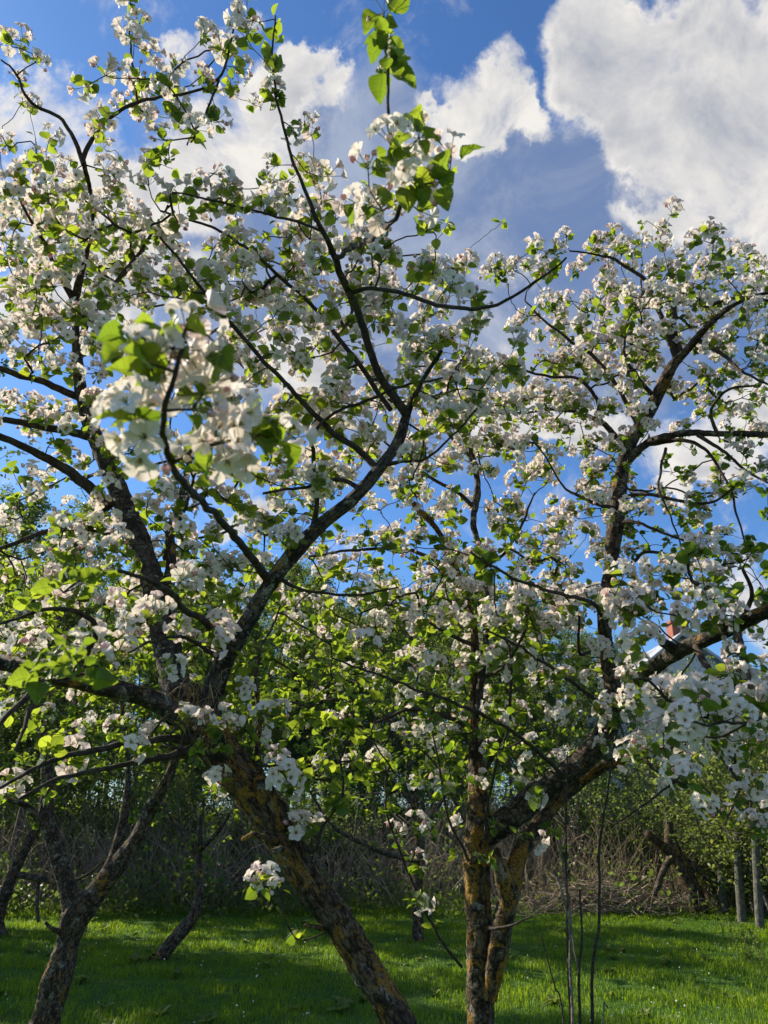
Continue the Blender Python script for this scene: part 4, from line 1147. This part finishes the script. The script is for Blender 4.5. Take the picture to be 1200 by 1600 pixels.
def bush_mesh(seed, n_leaf, mat, h=2.2, w=1.3, stems=14, leaf=(0.035, 0.075)):
    rg = np.random.default_rng(seed)
    gs, gl = Geo(), Geo()
    LT = []
    for i in range(stems):
        a = rg.uniform(0, 6.28); L = h * rg.uniform(0.6, 1.05); o_ = w * rg.uniform(0.3, 1.0)
        C = spline(np.array([[0.1 * math.cos(a), 0.1 * math.sin(a), 0], [o_ * 0.45 * math.cos(a), o_ * 0.45 * math.sin(a), L * 0.55], [o_ * math.cos(a + 0.3), o_ * math.sin(a + 0.3), L]]), 0.12)
        add_tube(gs, C, np.linspace(0.02, 0.005, len(C)), 5)
        for j in range(9):
            k = rg.integers(len(C) // 4, len(C)); d = unit(rg.normal(0, 1, 3) + [0, 0, 0.4]); l = rg.uniform(0.25, 0.6)
            S = spline(np.array([C[k], C[k] + d * l * 0.6, C[k] + d * l + [0, 0, 0.05]]), 0.1)
            add_tube(gs, S, np.linspace(0.006, 0.002, len(S)), 3)
            nl = n_leaf // (stems * 9)
            LT.append(S[rg.integers(0, len(S), nl)] + rg.normal(0, 0.07, (nl, 3)))
    LT = np.vstack(LT); LT[:, 2] = np.maximum(LT[:, 2], 0.03); n = len(LT)
    scatter(gl, CARD[0], CARD[1], rot_to(rg.normal(0, 1, (n, 3)) + [0, 0, 0.2], rg.uniform(0, 6, n)), LT, rg.uniform(*leaf, n), tint=rg.beta(2, 2, n))
    return gs.build('stem', [M['wood_trunk']]), gl.build('foliage', [mat])

def place(pair, names, name, loc, rz, sc, label, cat, group):
    e = thing(empty(name, loc), label, cat, group)
    e.rotation_euler = (0, 0, rz); e.scale = (sc[0], sc[0], sc[1])
    for nm, me in zip(names, pair): link(nm, me, e)
    return e

undergrowth()
BUSH_D = [bush_mesh(700 + i, 5200, M['wood_leaf']) for i in range(3)]
BUSH_L = [bush_mesh(720 + i, 6000, M['shrub_leaf'], 2.8, 1.5) for i in range(3)]
for i in range(30):
    y = rng.uniform(15.5, 20.0); x = -0.60 * y + (i + rng.random()) / 30 * 1.02 * y
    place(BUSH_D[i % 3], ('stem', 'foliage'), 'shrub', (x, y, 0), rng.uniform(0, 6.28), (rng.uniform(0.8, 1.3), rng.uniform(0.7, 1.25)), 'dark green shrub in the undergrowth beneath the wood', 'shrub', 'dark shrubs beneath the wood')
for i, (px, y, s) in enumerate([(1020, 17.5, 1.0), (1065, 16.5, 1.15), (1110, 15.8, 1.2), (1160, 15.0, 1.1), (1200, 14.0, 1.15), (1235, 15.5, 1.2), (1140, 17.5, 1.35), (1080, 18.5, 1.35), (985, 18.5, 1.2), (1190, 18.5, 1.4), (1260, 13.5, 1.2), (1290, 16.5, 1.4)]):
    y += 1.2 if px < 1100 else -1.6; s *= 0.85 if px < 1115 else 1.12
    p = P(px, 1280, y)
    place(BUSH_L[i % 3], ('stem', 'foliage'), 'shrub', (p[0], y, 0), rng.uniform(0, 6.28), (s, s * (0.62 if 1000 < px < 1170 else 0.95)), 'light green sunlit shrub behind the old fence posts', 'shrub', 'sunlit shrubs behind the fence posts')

def wood_tree_mesh(seed, h, spread, n_leaf, leaf=(0.05, 0.085)):
    rg = np.random.default_rng(seed)
    gt, gl = Geo(), Geo()
    k = 12
    z = np.linspace(0, h, k)
    wob = np.cumsum(rg.normal(0, 0.07, (k, 2)), 0)
    C = spline(np.column_stack([wob[:, 0], wob[:, 1], z]), 0.25)
    r = 0.085 * (1 - 0.92 * (C[:, 2] / h)) * (h / 9) + 0.006
    add_tube(gt, C, r, 9, bark=0.5, seed=seed)
    LT = []
    nb = 58
    for i in range(nb):
        f = 0.22 + 0.78 * (i + rg.random()) / nb
        p = C[min(len(C) - 1, int(f * len(C)))]
        a = i * 2.4 + rg.normal(0, 0.4)
        L = spread * (0.35 + 0.9 * math.sin(math.pi * min(1, (f - 0.12) / 0.95)) ** 0.9) * rg.uniform(0.6, 1.15) * (1.02 - f * 0.55)
        up = rg.uniform(0.5, 1.15)
        d = np.array([math.cos(a), math.sin(a), up]) / math.sqrt(1 + up * up)
        S = spline(np.array([p, p + d * L * 0.5 + [0, 0, 0.05], p + d * L + [0, 0, 0.10 * L]]), 0.2)
        add_tube(gt, S, np.linspace(max(0.006, 0.018 * (1.1 - f)), 0.003, len(S)), 4)
        for j in range(7):
            q = S[rg.integers(len(S) // 4, len(S))]; dd = unit(rg.normal(0, 1, 3) + d * 0.8 + [0, 0, 0.3]); l = rg.uniform(0.2, 0.55)
            tw = q + dd * l * np.linspace(0, 1, 5)[:, None]
            add_tube(gt, tw, np.linspace(0.004, 0.0018, 5), 3)
            m_ = max(2, int(n_leaf / (nb * 7) * rg.uniform(0.3, 1.7)))
            LT.append(q + dd * l * rg.random((m_, 1)) + rg.normal(0, 0.075, (m_, 3)))
    LT = np.vstack(LT); n = len(LT)
    scatter(gl, CARD[0], CARD[1], rot_to(rg.normal(0, 1, (n, 3)) + [0, 0, -0.2], rg.uniform(0, 6, n)), LT, rg.uniform(*leaf, n), tint=rg.beta(2, 2.4, n))
    return gt.build('trunk', [M['wood_trunk']]), gl.build('crown', [M['wood_leaf']])

WT = [wood_tree_mesh(900 + i, [9, 10, 8.5, 9.5, 8][i], [1.7, 1.9, 1.5, 2.1, 1.6][i], [19000, 22000, 13000, 24000, 16000][i], (0.055, 0.095)) for i in range(5)]
spots = []
for row, (y0, cnt) in enumerate([(19.5, 14), (22.5, 17), (26, 20), (30, 22), (35, 24)]):
    for i in range(cnt):
        y = y0 + rng.uniform(-1.2, 1.2)
        u = -0.62 + 1.24 * (i + rng.random()) / cnt
        if row == 0 and 0.12 < u < 0.30 and i % 2: continue
        if 0.31 < u < 0.56 and y < 36: continue                        # the opening with the house
        top = (0.76, 0.84, 0.92, 0.95, 0.98)[row] * (1 if u < 0.36 else 0.72)
        spots.append((u * y, y, row, top))
for i, (x, y, row, top) in enumerate(spots):
    k = [0, 1, 3, 2, 4][rng.integers(5)]
    s = top * (0.92 + 0.010 * (y - 20)) * rng.uniform(0.88, 1.1)
    place(WT[k], ('trunk', 'crown'), 'young_tree', (x, y, 0), rng.uniform(0, 6.28), (s * rng.uniform(0.95, 1.2), s), 'slender young leafy tree in the wood behind the orchard', 'tree', 'young trees in the wood')
for px, y, s in [(30, 15.5, .70), (75, 17, .80), (-40, 15, .74)]:
    place(WT[1], ('trunk', 'crown'), 'young_tree', (P(px, 1300, y)[0], y, 0), rng.uniform(0, 6.28), (s * 1.2, s), 'tall leafy tree at the shaded end of the wood beyond the crooked apple tree', 'tree', 'trees at the shaded end of the wood')
for x, y, s in [(-7.6, 11.2, .95), (-8.9, 13.0, .6), (-9.8, 11.6, .75), (-11.2, 13.6, .8)]:
    place(WT[[1, 3][int(y) % 2]], ('trunk', 'crown'), 'young_tree', (x, y, 0), rng.uniform(0, 6.28), (s * 1.3, s), 'tall leafy tree at the shaded end of the wood beyond the crooked apple tree', 'tree', 'trees at the shaded end of the wood')
for px, y, s in [(1030, 40, .72), (1130, 42, .62), (1160, 40, .66), (1010, 38, .85)]:
    place(WT[3], ('trunk', 'crown'), 'young_tree', (P(px, 1300, y)[0], y, 0), rng.uniform(0, 6.28), (s * 1.3, s), 'small leafy tree around the pale house beyond the fence', 'tree', 'trees around the pale house')

# ================================================================== the house
hx, hy = float(P(1062, 995, 31)[0]), 31.0
hz = float(P(1062, 995, 31)[2])
hs = thing(empty('house', (hx, hy, 0)), 'pale house gable with red brick chimney glimpsed between flowering branches', 'house')
M['render'] = plain('house_wall', (0.62, 0.64, 0.66), (0.56, 0.58, 0.60), 3, 0.85)
M['roofing'] = plain('house_roof', (0.42, 0.45, 0.49), (0.36, 0.39, 0.43), 6, 0.5)
M['brick'] = plain('chimney_brick', (0.34, 0.13, 0.09), (0.26, 0.10, 0.07), 14, 0.85)
M['glass'] = plain('window_glass', (0.03, 0.04, 0.05), None, 1, 0.1, 0.6)
M['frame'] = plain('window_frame', (0.75, 0.75, 0.74))
hw, ez, dp = 4.2, hz - 3.2, 8.0
V = np.array([(-hw, 0, 0), (hw, 0, 0), (hw, 0, ez), (0, 0, hz), (-hw, 0, ez), (-hw, dp, 0), (hw, dp, 0), (hw, dp, ez), (0, dp, hz), (-hw, dp, ez)], float)
link('wall', make_mesh('wall', V, [np.array([(0, 1, 2, 4), (5, 9, 7, 6), (1, 6, 7, 2), (0, 4, 9, 5)]), np.array([(4, 2, 3), (9, 8, 7)])], [M['render']], smooth=False), hs)
def roof_side(s):
    e = 0.35; nz = 0.14
    a = np.array([0, -e, hz + 0.01]); b = np.array([s * (hw + 0.5), -e, ez - 0.5 * (hz - ez) / hw + 0.01])
    V = []
    for y in (-e, dp + e):
        for p in (a, b):
            V += [(p[0], y, p[2]), (p[0], y, p[2] + nz)]
    return np.array(V), np.array([(0, 1, 3, 2), (4, 6, 7, 5), (1, 5, 7, 3), (0, 2, 6, 4), (2, 3, 7, 6), (0, 4, 5, 1)])
V1, Q1 = roof_side(-1); V2, Q2 = roof_side(1)
rf = link('roof', make_mesh('roof', np.vstack([V1, V2]), [np.vstack([Q1, Q2 + 8])], [M['roofing']], smooth=False), hs)
def box(x0, x1, y0, y1, z0, z1):
    V = np.array([(x, y, z) for x in (x0, x1) for y in (y0, y1) for z in (z0, z1)], float)
    return V, np.array([(0, 1, 3, 2), (4, 6, 7, 5), (0, 4, 5, 1), (2, 3, 7, 6), (0, 2, 6, 4), (1, 5, 7, 3)])
V1, Q1 = box(0.05, 0.75, 0.8, 1.5, hz - 1, hz + 0.75); V2, Q2 = box(-0.02, 0.82, 0.73, 1.57, hz + 0.75, hz + 0.87)
link('chimney', make_mesh('chimney', np.vstack([V1, V2]), [np.vstack([Q1, Q2 + 8])], [M['brick']], smooth=False), rf)
for x0 in (-2.6, 1.4):
    parts = [box(x0, x0 + 1.2, -0.05, 0.03, 2.0, 2.1), box(x0, x0 + 1.2, -0.05, 0.03, 3.3, 3.4), box(x0, x0 + 0.1, -0.05, 0.03, 2.1, 3.3), box(x0 + 1.1, x0 + 1.2, -0.05, 0.03, 2.1, 3.3)]
    V = np.vstack([p[0] for p in parts]); Q = np.vstack([p[1] + 8 * i for i, p in enumerate(parts)])
    w_ = link('window', make_mesh('window', V, [Q], [M['frame']], smooth=False), hs)
    V, Q = box(x0 + 0.1, x0 + 1.1, -0.02, 0.02, 2.1, 3.3)
    link('pane', make_mesh('pane', V, [Q], [M['glass']], smooth=False), w_)

# ================================================================== the bird
M['feather'] = plain('dark_feather', (0.012, 0.012, 0.014), None, 1, 0.7)
bp = P(1119, 388, 26)
g = Geo()
C = np.array([(-0.10, 0, 0), (-0.06, 0, 0.012), (0, 0, 0.018), (0.05, 0, 0.016), (0.085, 0, 0.018), (0.105, 0, 0.012)])
add_tube(g, spline(C, 0.01), np.interp(np.linspace(0, 1, len(spline(C, 0.01))), [0, .25, .5, .75, .85, 1], [.006, .018, .026, .020, .016, .003]), 8)
for s in (-1, 1):
    W = np.array([(0.04, s * 0.015, 0.02), (-0.03, s * 0.015, 0.02), (-0.025, s * 0.10, 0.05), (0.035, s * 0.09, 0.055), (-0.045, s * 0.19, 0.035), (-0.02, s * 0.2, 0.04)])
    W = np.vstack([W, W - [0, 0, 0.004]])
    g.add(W, np.array([(0, 1, 2, 3), (3, 2, 4, 5), (6, 9, 8, 7), (9, 11, 10, 8), (0, 3, 9, 6), (3, 5, 11, 9), (1, 7, 8, 2), (2, 8, 10, 4), (4, 10, 11, 5)]), bark=np.zeros((12, 3)))
o = link('flying_bird', g.build('flying_bird', [M['feather']]), None, tuple(bp)); o.rotation_euler = (R(10), R(12), R(20))
thing(o, 'tiny dark bird flying across the blue gap in the clouds', 'bird')
